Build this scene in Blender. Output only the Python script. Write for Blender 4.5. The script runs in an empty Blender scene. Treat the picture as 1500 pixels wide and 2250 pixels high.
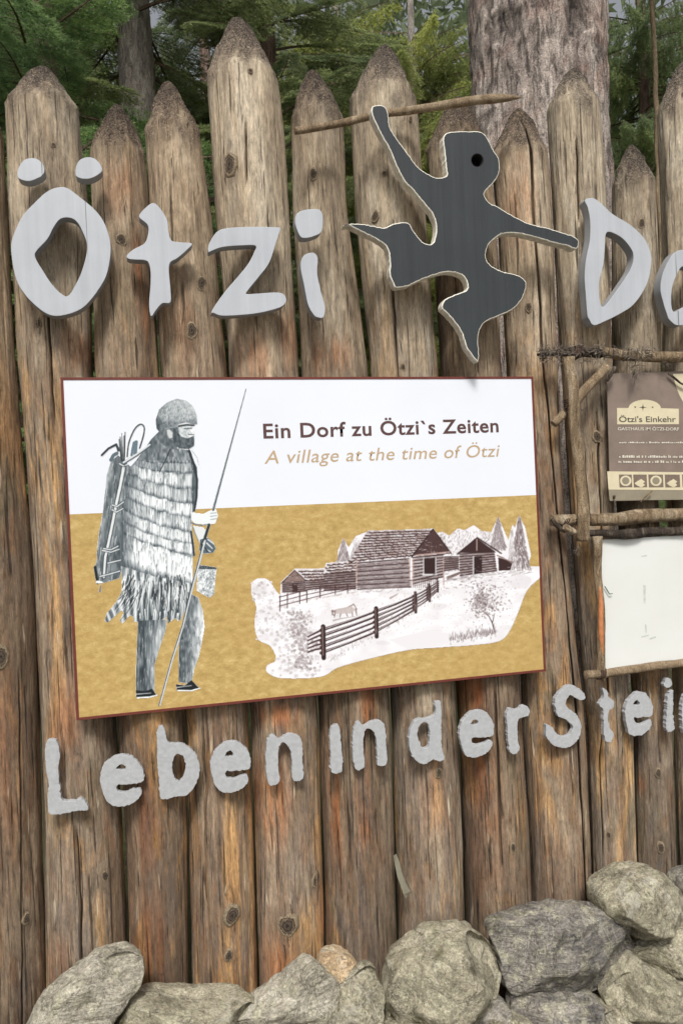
import bpy, bmesh, math, random
import numpy as np
from mathutils import Vector, Matrix
random.seed(7); RNG = np.random.default_rng(11)
S = bpy.context.scene; COL = S.collection

# ------------------------------------------------------------------ camera
FPX, CX, CY = 1625.0, 750.0, 1125.0
CAM = np.array([0.0, -2.1, 1.6])
def cam_axes(yaw, roll, pitch):
    a = math.radians(yaw); p = math.radians(pitch); q = math.radians(roll)
    f0 = np.array([math.sin(a), math.cos(a), 0]); r0 = np.array([math.cos(a), -math.sin(a), 0]); z0 = np.array([0, 0, 1.0])
    f = math.cos(p)*f0 + math.sin(p)*z0; u0 = math.cos(p)*z0 - math.sin(p)*f0
    return math.cos(q)*r0 - math.sin(q)*u0, math.cos(q)*u0 + math.sin(q)*r0, f
R_, U_, F_ = cam_axes(13.556, 2.549, -0.351)
cd = bpy.data.cameras.new('camera'); cam = bpy.data.objects.new('camera', cd); COL.objects.link(cam)
cam.matrix_world = Matrix(((R_[0], U_[0], -F_[0], CAM[0]), (R_[1], U_[1], -F_[1], CAM[1]), (R_[2], U_[2], -F_[2], CAM[2]), (0, 0, 0, 1)))
cd.sensor_fit = 'VERTICAL'; cd.sensor_height = 36.0; cd.lens = FPX/2250*36.0; cd.clip_start = 0.05; cd.clip_end = 400
S.camera = cam

# ------------------------------------------------------------------ light
SUN_EL, SUN_AZ = 52.0, -14.0          # degrees; azimuth measured from the -Y (viewer) side towards -X
w = bpy.data.worlds.new('World'); S.world = w; w.use_nodes = True
nt = w.node_tree; nt.nodes.clear()
sky = nt.nodes.new('ShaderNodeTexSky'); sky.sky_type = 'NISHITA'; sky.sun_disc = False
sd = Vector((math.sin(math.radians(SUN_AZ))*math.cos(math.radians(SUN_EL)), -math.cos(math.radians(SUN_AZ))*math.cos(math.radians(SUN_EL)), math.sin(math.radians(SUN_EL))))
sky.sun_elevation = math.radians(SUN_EL); sky.sun_rotation = math.atan2(sd.x, sd.y)
sky.air_density = 1.0; sky.dust_density = 4.0; sky.ozone_density = 1.0
hs = nt.nodes.new('ShaderNodeHueSaturation'); hs.inputs['Saturation'].default_value = 0.22
bg = nt.nodes.new('ShaderNodeBackground'); bg.inputs['Strength'].default_value = 0.11
ow = nt.nodes.new('ShaderNodeOutputWorld')
nt.links.new(sky.outputs[0], hs.inputs['Color']); nt.links.new(hs.outputs[0], bg.inputs['Color']); nt.links.new(bg.outputs[0], ow.inputs['Surface'])
sl = bpy.data.lights.new('sun', 'SUN'); sl.energy = 2.8; sl.angle = math.radians(13); sl.color = (1.0, 0.965, 0.91)
so = bpy.data.objects.new('sun', sl); COL.objects.link(so); so.rotation_euler = sd.to_track_quat('Z', 'Y').to_euler(); so.location = (0, 0, 12)
S.view_settings.view_transform = 'Standard'; S.view_settings.look = 'None'
S.view_settings.exposure = 0.22; S.view_settings.gamma = 1.0; S.view_settings.use_curve_mapping = False

# ------------------------------------------------------------------ helpers
def P(px, py, y):
    d = F_*FPX + R_*(px-CX) + U_*(CY-py)
    return CAM + d*((y-CAM[1])/d[1])
def PV(px, py, y):
    px = np.asarray(px, float); py = np.asarray(py, float)
    d = F_[None, :]*FPX + R_[None, :]*(px-CX)[:, None] + U_[None, :]*(CY-py)[:, None]
    return CAM + d*((y-CAM[1])/d[:, 1])[:, None]
def lin(r, g, b):
    f = lambda c: (c/255/12.92) if c/255 <= 0.04045 else ((c/255+0.055)/1.055)**2.4
    return (f(r), f(g), f(b))
def hash3(i, j, k, s):
    n = (i*374761393 + j*668265263 + k*2147483647 + s*1274126177) & 0xFFFFFFFF
    n = ((n ^ (n >> 13))*1274126177) & 0xFFFFFFFF
    n = ((n ^ (n >> 15))*2246822519) & 0xFFFFFFFF
    return ((n ^ (n >> 16)) & 0xFFFF)/32767.5 - 1.0
def noise3(p, s=0):
    f = np.floor(p).astype(np.int64); t = p-f; t = t*t*(3-2*t); r = 0
    for a in (0, 1):
        for b in (0, 1):
            for c in (0, 1):
                w_ = (t[:, 0] if a else 1-t[:, 0])*(t[:, 1] if b else 1-t[:, 1])*(t[:, 2] if c else 1-t[:, 2])
                r = r + w_*hash3(f[:, 0]+a, f[:, 1]+b, f[:, 2]+c, s)
    return r
def fbm(p, o=3, s=0):
    r = 0; a = 1
    for i in range(o):
        r = r + a*noise3(p*(2**i)+i*17.3, s+i); a *= 0.5
    return r
def tag(o, label=None, cat=None, group=None, kind=None):
    if label: o['label'] = label
    if cat: o['category'] = cat
    if group: o['group'] = group
    if kind: o['kind'] = kind
    return o
def empty(name, loc, label=None, cat=None, group=None):
    o = bpy.data.objects.new(name, None); COL.objects.link(o); o.location = loc; o.empty_display_size = .1
    return tag(o, label, cat, group)
def link(name, me, mats, parent=None, loc=None):
    o = bpy.data.objects.new(name, me); COL.objects.link(o)
    for m in (mats if isinstance(mats, (list, tuple)) else [mats]):
        if m and m.name not in [x.name for x in me.materials if x]: me.materials.append(m)
    if loc is not None: o.location = loc
    if parent: o.parent = parent
    return o
def mesh_np(name, V, Fq, smooth=True):
    """V (n,3); Fq (m,k) uniform polygons"""
    V = np.asarray(V, np.float32); Fq = np.asarray(Fq, np.int32)
    me = bpy.data.meshes.new(name); k = Fq.shape[1]
    me.vertices.add(len(V)); me.vertices.foreach_set('co', V.ravel())
    me.loops.add(Fq.size); me.loops.foreach_set('vertex_index', Fq.ravel())
    me.polygons.add(len(Fq)); me.polygons.foreach_set('loop_start', np.arange(0, Fq.size, k, dtype=np.int32))
    me.polygons.foreach_set('loop_total', np.full(len(Fq), k, np.int32))
    me.polygons.foreach_set('use_smooth', np.full(len(Fq), smooth, bool))
    me.update(); me.validate(); return me
def fattr(me, name, val):
    a = me.attributes.new(name, 'FLOAT', 'POINT'); a.data.foreach_set('value', np.asarray(val, np.float32))
def grid_faces(nr, nc, wrap=True):
    i = np.arange(nr-1)[:, None]; j = np.arange(nc if wrap else nc-1)[None, :]; j2 = (j+1) % nc
    return np.stack([i*nc+j, i*nc+j2, (i+1)*nc+j2, (i+1)*nc+j], -1).reshape(-1, 4)
def crom(pts, n=6, closed=True):
    pts = np.asarray(pts, float); m = len(pts); out = []
    for i in range(m if closed else m-1):
        p0, p1, p2, p3 = (pts[(i-1) % m], pts[i], pts[(i+1) % m], pts[(i+2) % m]) if closed else (pts[max(i-1, 0)], pts[i], pts[i+1], pts[min(i+2, m-1)])
        for t in np.arange(n)/n:
            out.append(.5*((2*p1)+(-p0+p2)*t+(2*p0-5*p1+4*p2-p3)*t*t+(-p0+3*p1-3*p2+p3)*t**3))
    if not closed: out.append(pts[-1])
    return np.array(out)

# ------------------------------------------------------------------ materials
class NT:
    def __init__(s, name):
        s.m = bpy.data.materials.new(name); s.m.use_nodes = True; s.t = s.m.node_tree; s.t.nodes.clear()
        s.out = s.n('ShaderNodeOutputMaterial'); s.b = s.n('ShaderNodeBsdfPrincipled'); s.l(s.b.outputs[0], s.out.inputs[0])
        s.b.inputs['Specular IOR Level'].default_value = 0.3
    def n(s, t, **k):
        x = s.t.nodes.new(t)
        for a, v in k.items(): setattr(x, a, v)
        return x
    def l(s, a, b): s.t.links.new(a, b)
    def v(s, sock, val):
        if hasattr(val, 'is_linked') or isinstance(val, bpy.types.NodeSocket): s.l(val, sock)
        else: sock.default_value = (*val, 1) if isinstance(val, tuple) and len(val) == 3 and sock.type == 'RGBA' else val
    def coord(s, scale=(1, 1, 1), kind='Object', rand=True):
        c = s.n('ShaderNodeTexCoord'); m = s.n('ShaderNodeMapping'); m.inputs['Scale'].default_value = scale
        if rand:
            oi = s.n('ShaderNodeObjectInfo'); ml = s.n('ShaderNodeMath', operation='MULTIPLY'); ml.inputs[1].default_value = 31.0
            s.l(oi.outputs['Random'], ml.inputs[0]); ad = s.n('ShaderNodeVectorMath', operation='ADD')
            s.l(c.outputs[kind], ad.inputs[0]); s.l(ml.outputs[0], ad.inputs[1]); s.l(ad.outputs[0], m.inputs[0])
        else: s.l(c.outputs[kind], m.inputs[0])
        return m.outputs[0]
    def noise(s, vec, scale, detail=4, rough=.55, dist=0):
        x = s.n('ShaderNodeTexNoise'); s.l(vec, x.inputs['Vector']); x.inputs['Scale'].default_value = scale
        x.inputs['Detail'].default_value = detail; x.inputs['Roughness'].default_value = rough; x.inputs['Distortion'].default_value = dist
        return x.outputs['Fac']
    def vor(s, vec, scale, feature='F1', out='Distance'):
        x = s.n('ShaderNodeTexVoronoi', feature=feature); s.l(vec, x.inputs['Vector']); x.inputs['Scale'].default_value = scale
        return x.outputs[out]
    def ramp(s, f, stops, interp='LINEAR'):
        x = s.n('ShaderNodeValToRGB'); x.color_ramp.interpolation = interp; e = x.color_ramp.elements
        while len(e) < len(stops): e.new(.5)
        for i, (p, c) in enumerate(stops):
            e[i].position = p; e[i].color = (*c, 1) if isinstance(c, tuple) else (c, c, c, 1)
        s.l(f, x.inputs[0]); return x.outputs[0]
    def mix(s, f, a, b, mode='MIX'):
        x = s.n('ShaderNodeMix', data_type='RGBA', blend_type=mode)
        s.v(x.inputs[0], f); s.v(x.inputs[6], a); s.v(x.inputs[7], b); return x.outputs[2]
    def math(s, op, a, b=0.0, c=0.0, clamp=False):
        x = s.n('ShaderNodeMath', operation=op, use_clamp=clamp)
        s.v(x.inputs[0], a); s.v(x.inputs[1], b)
        if len(x.inputs) > 2: s.v(x.inputs[2], c)
        return x.outputs[0]
    def attr(s, name, out='Fac'):
        x = s.n('ShaderNodeAttribute', attribute_name=name); return x.outputs[out]
    def bump(s, h, dist=.01, strength=1.0, normal=None):
        x = s.n('ShaderNodeBump'); x.inputs['Strength'].default_value = strength; x.inputs['Distance'].default_value = dist
        s.l(h, x.inputs['Height'])
        if normal: s.l(normal, x.inputs['Normal'])
        return x.outputs[0]
    def done(s, col, rough=.8, normal=None):
        s.v(s.b.inputs['Base Color'], col); s.v(s.b.inputs['Roughness'], rough)
        if normal: s.l(normal, s.b.inputs['Normal'])
        return s.m

def mat_log():
    k = NT('weathered_debarked_log')
    fib = k.coord((1, 1, .10)); lng = k.coord((1, 1, .035)); blo = k.coord((1, 1, .28)); iso = k.coord((1, 1, 1))
    f1 = k.noise(fib, 120, 9, .78, .3); f2 = k.noise(lng, 30, 6, .65, .5); b1 = k.noise(blo, 8, 6, .65, .6); b2 = k.noise(blo, 19, 6, .7, 1.0)
    m1 = k.noise(k.coord((1, 1, .35)), 75, 6, .8, .5)
    oi = k.n('ShaderNodeObjectInfo')
    low = k.ramp(f2, [(.32, lin(84, 68, 55)), (.45, lin(126, 106, 88)), (.55, lin(152, 132, 110)), (.66, lin(186, 168, 142))])
    grey = k.ramp(b1, [(.34, lin(104, 94, 84)), (.5, lin(140, 128, 113)), (.64, lin(172, 161, 142))])
    base = k.mix(.55, low, grey)
    base = k.mix(k.ramp(b2, [(.50, 0.0), (.64, .75)]), base, lin(136, 108, 84))                 # brown inner bark left on
    base = k.mix(k.ramp(k.noise(blo, 11, 5, .7, .5), [(.52, 0.0), (.68, .6)]), base, lin(116, 108, 82))  # algae olive
    top = k.ramp(b1, [(.3, lin(140, 128, 110)), (.5, lin(184, 173, 151)), (.66, lin(216, 208, 188))])
    base = k.mix(k.ramp(k.noise(k.coord((1, 1, .2)), 6, 5, .7, .8), [(.53, 0.0), (.63, .8)]), base, k.ramp(f2, [(.35, lin(150, 112, 74)), (.65, lin(212, 172, 118))]))  # honey coloured fresh wood
    base = k.mix(k.ramp(k.noise(k.coord((1, 1, .16)), 9, 5, .7, .6), [(.36, .8), (.46, 0.0)]), base, lin(118, 110, 102))   # silver grey weathering
    up = k.math('MULTIPLY', k.attr('up'), .8)
    base = k.mix(up, base, k.mix(.35, top, low))
    on = k.math('MULTIPLY', k.attr('orange'), k.ramp(k.noise(fib, 42, 6, .7, .5), [(.36, 0.0), (.54, .95)]))
    base = k.mix(on, base, k.ramp(f2, [(.35, lin(140, 88, 54)), (.65, lin(198, 138, 92))]))
    strk = k.ramp(f1, [(.32, 0.30), (.43, 0.76), (.52, 1.02), (.60, 1.25), (.70, 1.65)])
    base = k.mix(.9, base, strk, 'MULTIPLY')
    base = k.mix(.85, base, k.ramp(m1, [(.33, .45), (.44, .88), (.56, 1.08), (.68, 1.45)]), 'MULTIPLY')
    chk = k.ramp(k.noise(k.coord((1, 1, .03)), 120, 3, .55, .3), [(.33, 0.22), (.385, 1.0)])
    base = k.mix(.85, base, chk, 'MULTIPLY')
    wh = k.ramp(k.noise(k.coord((1, 1, .12)), 60, 3, .5, .2), [(.68, 0.0), (.74, .7)])
    base = k.mix(wh, base, lin(214, 202, 180))
    # grain bends and darkens round the knots
    kn = k.attr('knot'); base = k.mix(k.math('MULTIPLY', kn, .55), base, lin(96, 80, 64))
    sp = k.noise(iso, 190, 5, .85); sp2 = k.noise(iso, 45, 5, .75)
    tipc = k.ramp(sp, [(.38, lin(44, 38, 36)), (.46, lin(84, 74, 68)), (.53, lin(118, 106, 94)), (.60, lin(170, 156, 136)), (.66, lin(226, 212, 192))])
    tipc = k.mix(1.0, tipc, k.ramp(k.attr('top'), [(0.0, 1.12), (1.0, .58)]), 'MULTIPLY')
    tf = k.math('MULTIPLY', k.attr('tip'), k.ramp(sp2, [(.36, .25), (.48, 1.0)]), clamp=True)
    base = k.mix(tf, base, tipc)
    h = k.math('ADD', k.math('MULTIPLY', f1, .9), k.math('ADD', k.math('MULTIPLY', f2, .8), k.math('MULTIPLY', k.math('MULTIPLY', sp, k.attr('tip')), 2.2)))
    h = k.math('ADD', h, k.math('MULTIPLY', chk, .6)); h = k.math('ADD', h, k.math('MULTIPLY', m1, .5))
    oiv = k.ramp(k.attr('warm'), [(0, (1.16, 1.18, 1.20)), (1, (1.18, 1.07, .98))])
    base = k.mix(1.0, base, oiv, 'MULTIPLY')
    cb = k.n('ShaderNodeCombineColor'); [k.l(k.attr('bright'), cb.inputs[j]) for j in range(3)]
    base = k.mix(1.0, base, cb.outputs[0], 'MULTIPLY')
    return k.done(base, .85, k.bump(h, .008, 1.0))
def mat_knot(name='knot_end_grain', rim=(150, 134, 110)):
    k = NT(name)
    v = k.coord((1, 1, 1)); r = k.attr('ring'); n = k.noise(v, 170, 5, .8)
    c = k.ramp(k.math('ADD', r, k.math('MULTIPLY', k.math('SUBTRACT', n, .5), .7)), [(.05, lin(40, 33, 28)), (.3, lin(92, 80, 68)), (.44, lin(52, 42, 34)), (.58, lin(112, 98, 82)), (.68, lin(62, 50, 40)), (.82, lin(*rim)), (1.0, lin(*[q*.88 for q in rim]))])
    c = k.mix(.9, c, k.ramp(k.noise(v, 230, 5, .85), [(.36, .4), (.5, 1.0), (.64, 1.5)]), 'MULTIPLY')
    return k.done(c, .9, k.bump(n, .005))
def mat_paint(name, col, streak=.12, rough=.55, dark=(60, 62, 64), cracks=True):
    k = NT(name); v = k.coord((1, 1, .04)); i = k.coord((1, 1, 1))
    c = k.mix(1.0, col, k.ramp(k.noise(v, 45, 4, .6), [(.3, 1-streak), (.7, 1+streak*.5)]), 'MULTIPLY')
    c = k.mix(1.0, c, k.ramp(k.noise(i, 9, 4, .6), [(.3, 1-streak*.8), (.7, 1.03)]), 'MULTIPLY')
    hh = k.noise(v, 70, 4)
    if cracks:
        cr = k.ramp(k.noise(k.coord((1, 1, .012)), 60, 2, .5), [(.275, 0.0), (.292, 1.0)])
        c = k.mix(cr, lin(*dark), c); hh = k.math('ADD', hh, k.math('MULTIPLY', cr, .6))
    return k.done(c, rough, k.bump(hh, .0015, .8))
def mat_plain(name, col, rough=.6, var=.1, scale=30, bump=.001):
    k = NT(name); v = k.coord()
    n = k.noise(v, scale, 4, .6)
    return k.done(k.mix(1.0, col, k.ramp(n, [(.3, 1-var), (.7, 1+var)]), 'MULTIPLY'), rough, k.bump(n, bump))
def mat_bark(name, a, b, c, fissure=.5, scale=1.0):
    k = NT(name); v = k.coord((1, 1, .25)); i = k.coord()
    col = k.ramp(k.noise(v, 9*scale, 6, .65, .8), [(.3, a), (.5, b), (.7, c)])
    if scale <= 1.0: col = k.mix(k.ramp(k.noise(i, 7, 4, .6), [(.5, 0.0), (.68, .55)]), col, lin(172, 134, 118))
    col = k.mix(k.math('MULTIPLY', k.attr('scar'), .85), col, lin(62, 54, 52))
    fi = k.ramp(k.noise(k.coord((1, 1, .2)), 30*scale, 8, .75, 1.0), [(.36, 1-fissure), (.47, .9), (.6, 1.15)])
    col = k.mix(1.0, col, fi, 'MULTIPLY')
    sp = k.noise(i, 140*scale, 4, .7); col = k.mix(.9, col, k.ramp(sp, [(.34, .4), (.5, 1.0), (.66, 1.5)]), 'MULTIPLY')
    h = k.math('ADD', fi, k.math('MULTIPLY', sp, .35))
    return k.done(col, .9, k.bump(h, .02, .9))
def mat_leaf(name, a, b, trans=.35):
    k = NT(name); i = k.coord(); oi = k.n('ShaderNodeObjectInfo')
    c = k.ramp(k.math('ADD', k.math('MULTIPLY', k.noise(i, 9, 3), .8), k.math('MULTIPLY', k.attr('young'), .35)), [(.3, a), (.75, b)])  # paler twig ends: young growth, with lit frond tips put into the colour
    c = k.mix(1.0, c, k.ramp(oi.outputs['Random'], [(0, (.7, .72, .75)), (1, (1.25, 1.2, 1.05))]), 'MULTIPLY')
    k.v(k.b.inputs['Base Color'], c); k.b.inputs['Roughness'].default_value = .55
    tr = k.n('ShaderNodeBsdfTranslucent'); k.l(c, tr.inputs[0]); mx = k.n('ShaderNodeMixShader'); mx.inputs[0].default_value = trans
    k.l(k.b.outputs[0], mx.inputs[1]); k.l(tr.outputs[0], mx.inputs[2]); k.l(mx.outputs[0], k.out.inputs[0])
    return k.m
def mat_stone(name, cols, lichen=lin(190, 186, 160), warm=None, streak=False):
    k = NT(name); i = k.coord(); st = k.coord((.6, 1, 3.5)) if streak else i
    c = k.ramp(k.noise(st, 11, 6, .65, .5), [(.3, cols[0]), (.5, cols[1]), (.7, cols[2])])
    c = k.mix(k.ramp(k.noise(i, 26, 6, .75), [(.5, 0.0), (.64, .75)]), c, lichen)
    c = k.mix(k.ramp(k.noise(i, 14, 5, .7), [(.55, 0.0), (.7, .6)]), c, lin(108, 106, 74))
    sp = k.noise(i, 150, 6, .85)
    c = k.mix(.95, c, k.ramp(sp, [(.36, .35), (.45, .85), (.53, 1.05), (.64, 1.7)]), 'MULTIPLY')
    g2 = k.noise(st, 45, 6, .75, .4)
    c = k.mix(.8, c, k.ramp(g2, [(.32, .5), (.5, 1.0), (.68, 1.25)]), 'MULTIPLY')
    vn = k.noise(i, 4.5, 5, .55, .8); c = k.mix(k.ramp(vn, [(.485, 0.0), (.497, .4), (.509, 0.0)]), c, lin(206, 202, 190))
    ck = k.ramp(k.noise(i, 6.5, 6, .6, 1.2), [(.46, 1.0), (.472, .5), (.484, 1.0)]); c = k.mix(.8, c, ck, 'MULTIPLY')
    h = k.math('ADD', k.math('MULTIPLY', sp, .35), k.math('ADD', k.math('MULTIPLY', g2, 1.0), k.math('MULTIPLY', ck, .5)))
    return k.done(c, .88, k.bump(h, .012, .9))
def mat_vcol(name, rough=.45):
    k = NT(name); return k.done(k.attr('Col', 'Color'), rough)
M_LOG = mat_log(); M_KNOT = mat_knot()
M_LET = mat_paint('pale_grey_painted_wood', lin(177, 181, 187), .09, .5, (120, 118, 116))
M_LET_SHADE = mat_paint('side_shade_painted_wood', lin(150, 152, 155), .12, .6, (120, 118, 116), False)  # same paint as the faces, darkened so side shade sits in the colour
M_SML = mat_plain('rough_silver_paint', lin(168, 170, 172), .5, .1, 90, .0012)
M_DARK = mat_paint('anthracite_painted_wood', lin(54, 58, 61), .16, .6, (50, 52, 52), False)
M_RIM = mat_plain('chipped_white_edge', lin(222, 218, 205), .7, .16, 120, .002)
M_RIMS = mat_plain('darker_white_edge', lin(206, 200, 186), .8, .2, 60, .003)  # slightly darker white for the sawn sides of the figure

# ------------------------------------------------------------------ ground
def sheet(name, x0, x1, y0, y1, z, mat, n=40, amp=0):
    xs = np.linspace(x0, x1, n); ys = np.linspace(y0, y1, n); X, Y = np.meshgrid(xs, ys)
    V = np.stack([X.ravel(), Y.ravel(), np.full(X.size, z)], 1)
    if amp: V[:, 2] += amp*fbm(V*.7, 3, 5)
    return link(name, mesh_np(name, V, grid_faces(n, n, False)), mat)
kg = NT('forest_floor'); gi = kg.coord((1, 1, 1), rand=False)
M_GROUND = kg.done(kg.ramp(kg.noise(gi, 1.5, 8, .7), [(.3, (.035, .03, .018)), (.5, (.06, .055, .025)), (.7, (.05, .08, .025))]), .95, kg.bump(kg.noise(gi, 12, 6), .05))
tag(sheet('forest_ground', -70, 70, -60, 80, 0, M_GROUND, 120, .04), 'brown and green forest ground behind and around the palisade', kind='structure')
kp = NT('gravel_path'); gp = kp.coord((1, 1, 1), rand=False)
M_PATH = kp.done(kp.ramp(kp.noise(gp, 60, 6, .8), [(.3, (.16, .14, .12)), (.7, (.4, .37, .33))]), .95, kp.bump(kp.noise(gp, 90, 5), .02))
tag(sheet('gravel_path', -12, 14, -7, -.75, .06, M_PATH, 20), 'pale gravel path in front of the stone wall', kind='structure')

# ------------------------------------------------------------------ palisade
LOGS = [  # rows (py, left px, right px), tip, crack [(py,px,depth)], up-weathering, y offset
 dict(r=[(300,-285,-140),(800,-262,-112),(1600,-230,-76),(2250,-215,-60)], tip=(-215,160), sh=280, cr=None),
 dict(r=[(300,-134,11),(480,-128,19),(800,-108,37),(1300,-72,78),(1600,-64,88),(1850,-60,93),(2250,-52,104)], tip=(-58,185), sh=290, cr=[(1450,45,0),(1600,47,.7),(1900,50,.8),(2150,54,.7),(2300,55,0)]),
 dict(r=[(245,14,174),(300,17,177),(480,22,197),(800,40,205),(1200,72,230),(1600,91,256),(1850,97,273),(2250,104,286)], tip=(95,146), sh=243, cr=[(640,108,0),(700,113,.8),(860,119,.8),(1000,130,0),(1780,170,0),(1840,177,.8),(1950,181,1),(2120,184,1),(2250,187,.5)]),
 dict(r=[(330,197,319),(480,203,330),(800,208,350),(1600,261,405),(1850,280,412),(2250,290,416)], tip=(256,228), sh=338, cr=None),
 dict(r=[(290,320,440),(480,331,466),(800,354,497),(1600,409,547),(1850,417,556),(2250,420,569)], tip=(369,178), sh=292, cr=[(1500,450,0),(1620,455,.5),(1850,449,.9),(1950,453,1),(2100,465,1),(2250,474,.8)]),
 dict(r=[(175,455,611),(300,462,625),(480,472,636),(800,503,656),(1600,552,699),(1850,560,705),(2250,571,714)], tip=(521,38), sh=178, cr=[(300,535,0),(340,537,.6),(400,537,.8),(450,536,0)]),
 dict(r=[(262,640,752),(480,643,766),(800,662,807),(1600,699,856),(1850,710,862),(2250,717,873)], tip=(687,153), sh=262, cr=[(1500,748,0),(1640,752,.3),(1900,757,.3),(2000,760,0)]),
 dict(sk=1, cw=1.1, r=[(222,765,914),(480,779,935),(800,812,961),(1600,859,1003),(1850,867,1014),(2250,880,1025)], tip=(843,98), sh=226, cr=[(520,845,0),(600,850,.8),(780,862,.9),(900,868,0)]),
 dict(sk=1, cw=1.1, r=[(340,935,1066),(480,947,1086),(800,964,1101),(1600,1004,1145),(1850,1017,1162),(2250,1029,1174)], tip=(1004,212), sh=330, cr=[(1480,1072,0),(1560,1074,.5),(1700,1080,.5),(1850,1085,.2),(1900,1086,0)]),
 dict(cw=1.5, sk=1.3, r=[(345,1075,1204),(480,1089,1213),(700,1104,1219),(790,1109,1224),(982,1117,1231),(1173,1128,1242),(1400,1138,1261),(1600,1147,1283),(1850,1161,1294),(2250,1176,1308)], tip=(1138,238), sh=345, cr=[(270,1146,0),(310,1153,.9),(480,1160,1),(700,1178,1),(755,1180,.6),(800,1182,1),(930,1197,1),(1139,1217,1),(1347,1238,1),(1480,1246,1),(1700,1260,1),(1850,1270,1),(2050,1281,.4),(2150,1285,0)]),
 dict(cw=1.2, sk=1.2, r=[(240,1196,1318),(480,1212,1333),(700,1223,1339),(790,1231,1341),(982,1241,1345),(1173,1252,1350),(1400,1269,1366),(1600,1288,1388),(1850,1296,1393),(2250,1311,1408)], tip=(1258,150), sh=240, cr=[(330,1258,0),(370,1260,.6),(460,1264,.6),(520,1266,0),(900,1300,0),(1000,1306,.7),(1200,1316,.7),(1500,1330,.4),(1650,1322,.6),(1790,1328,.6),(1900,1330,0)]),
 dict(r=[(405,1342,1438),(700,1341,1450),(1100,1352,1445),(1600,1391,1474),(1850,1395,1483),(2250,1410,1497)], tip=(1386,318), sh=405, cr=None),
 dict(r=[(240,1440,1556),(480,1448,1566),(800,1454,1576),(1600,1477,1592),(2250,1500,1616)], tip=(1497,138), sh=240, cr=None),
 dict(r=[(240,1560,1670),(480,1570,1680),(800,1580,1692),(1600,1596,1706),(2250,1620,1730)], tip=(1612,180), sh=280, cr=None),
 dict(r=[(240,1674,1780),(800,1696,1802),(1600,1710,1815),(2250,1734,1840)], tip=(1725,110), sh=220, cr=None),
]
ORANGE = [(305,600,12,90,.8),(318,690,10,60,.6),(560,790,38,60,.6),(610,1570,45,28,.9),(600,1760,42,90,.9),(615,2120,35,80,.8),(742,1780,16,110,1),(798,1760,18,110,1),
 (805,1545,22,50,1.3),(1045,1525,20,45,1.4),(1062,1700,22,90,.8),(150,1560,22,80,.7),(330,2090,35,110,.7),(320,1800,20,110,.6),(175,770,28,50,.8),(262,410,32,60,.5),
 (120,1640,16,90,.5),(1150,430,30,100,.45),(742,780,28,40,.6),(700,790,20,50,.5),(715,2050,16,140,.8),(1075,1850,30,120,.4),(128,2130,25,70,.5),(400,720,25,80,.35),(10,1600,20,200,.4),(1435,1740,8,30,.8),(950,1750,30,90,.35),(640,740,30,60,.5)]
KNOTS = [(505,368,19),(688,384,11),(268,530,11),(442,626,13),(421,731,14),(823,478,11),(6,1440,17),(628,2020,22),(508,2000,18),(501,2088,10),(692,1928,15),(232,1918,9),(1115,1852,9),
 (1456,1866,11),(1452,1702,9),(1490,381,13),(1112,386,6),(1410,490,10),(57,2020,9),(547,171,5),(895,270,5),(838,390,5),(120,327,5),(88,715,8),(955,1690,9),(1345,1840,7),(1160,676,9),(1310,960,13),(880,810,7),(1035,1750,8)]
palisade = empty('palisade_fence', (0.4, 0, 0), 'tall palisade of pointed debarked logs standing side by side', 'fence')
log_surf = []
GZ = 0.0
TONE = [(.8,.5),(.76,.9),(1.0,.4),(.78,.9),(.98,.8),(1.16,.35),(.78,.6),(1.02,.3),(.80,.8),(.98,.7),(1.1,.2),(.82,.3),(1.14,.15),(.9,.5),(1,.4)]
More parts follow.
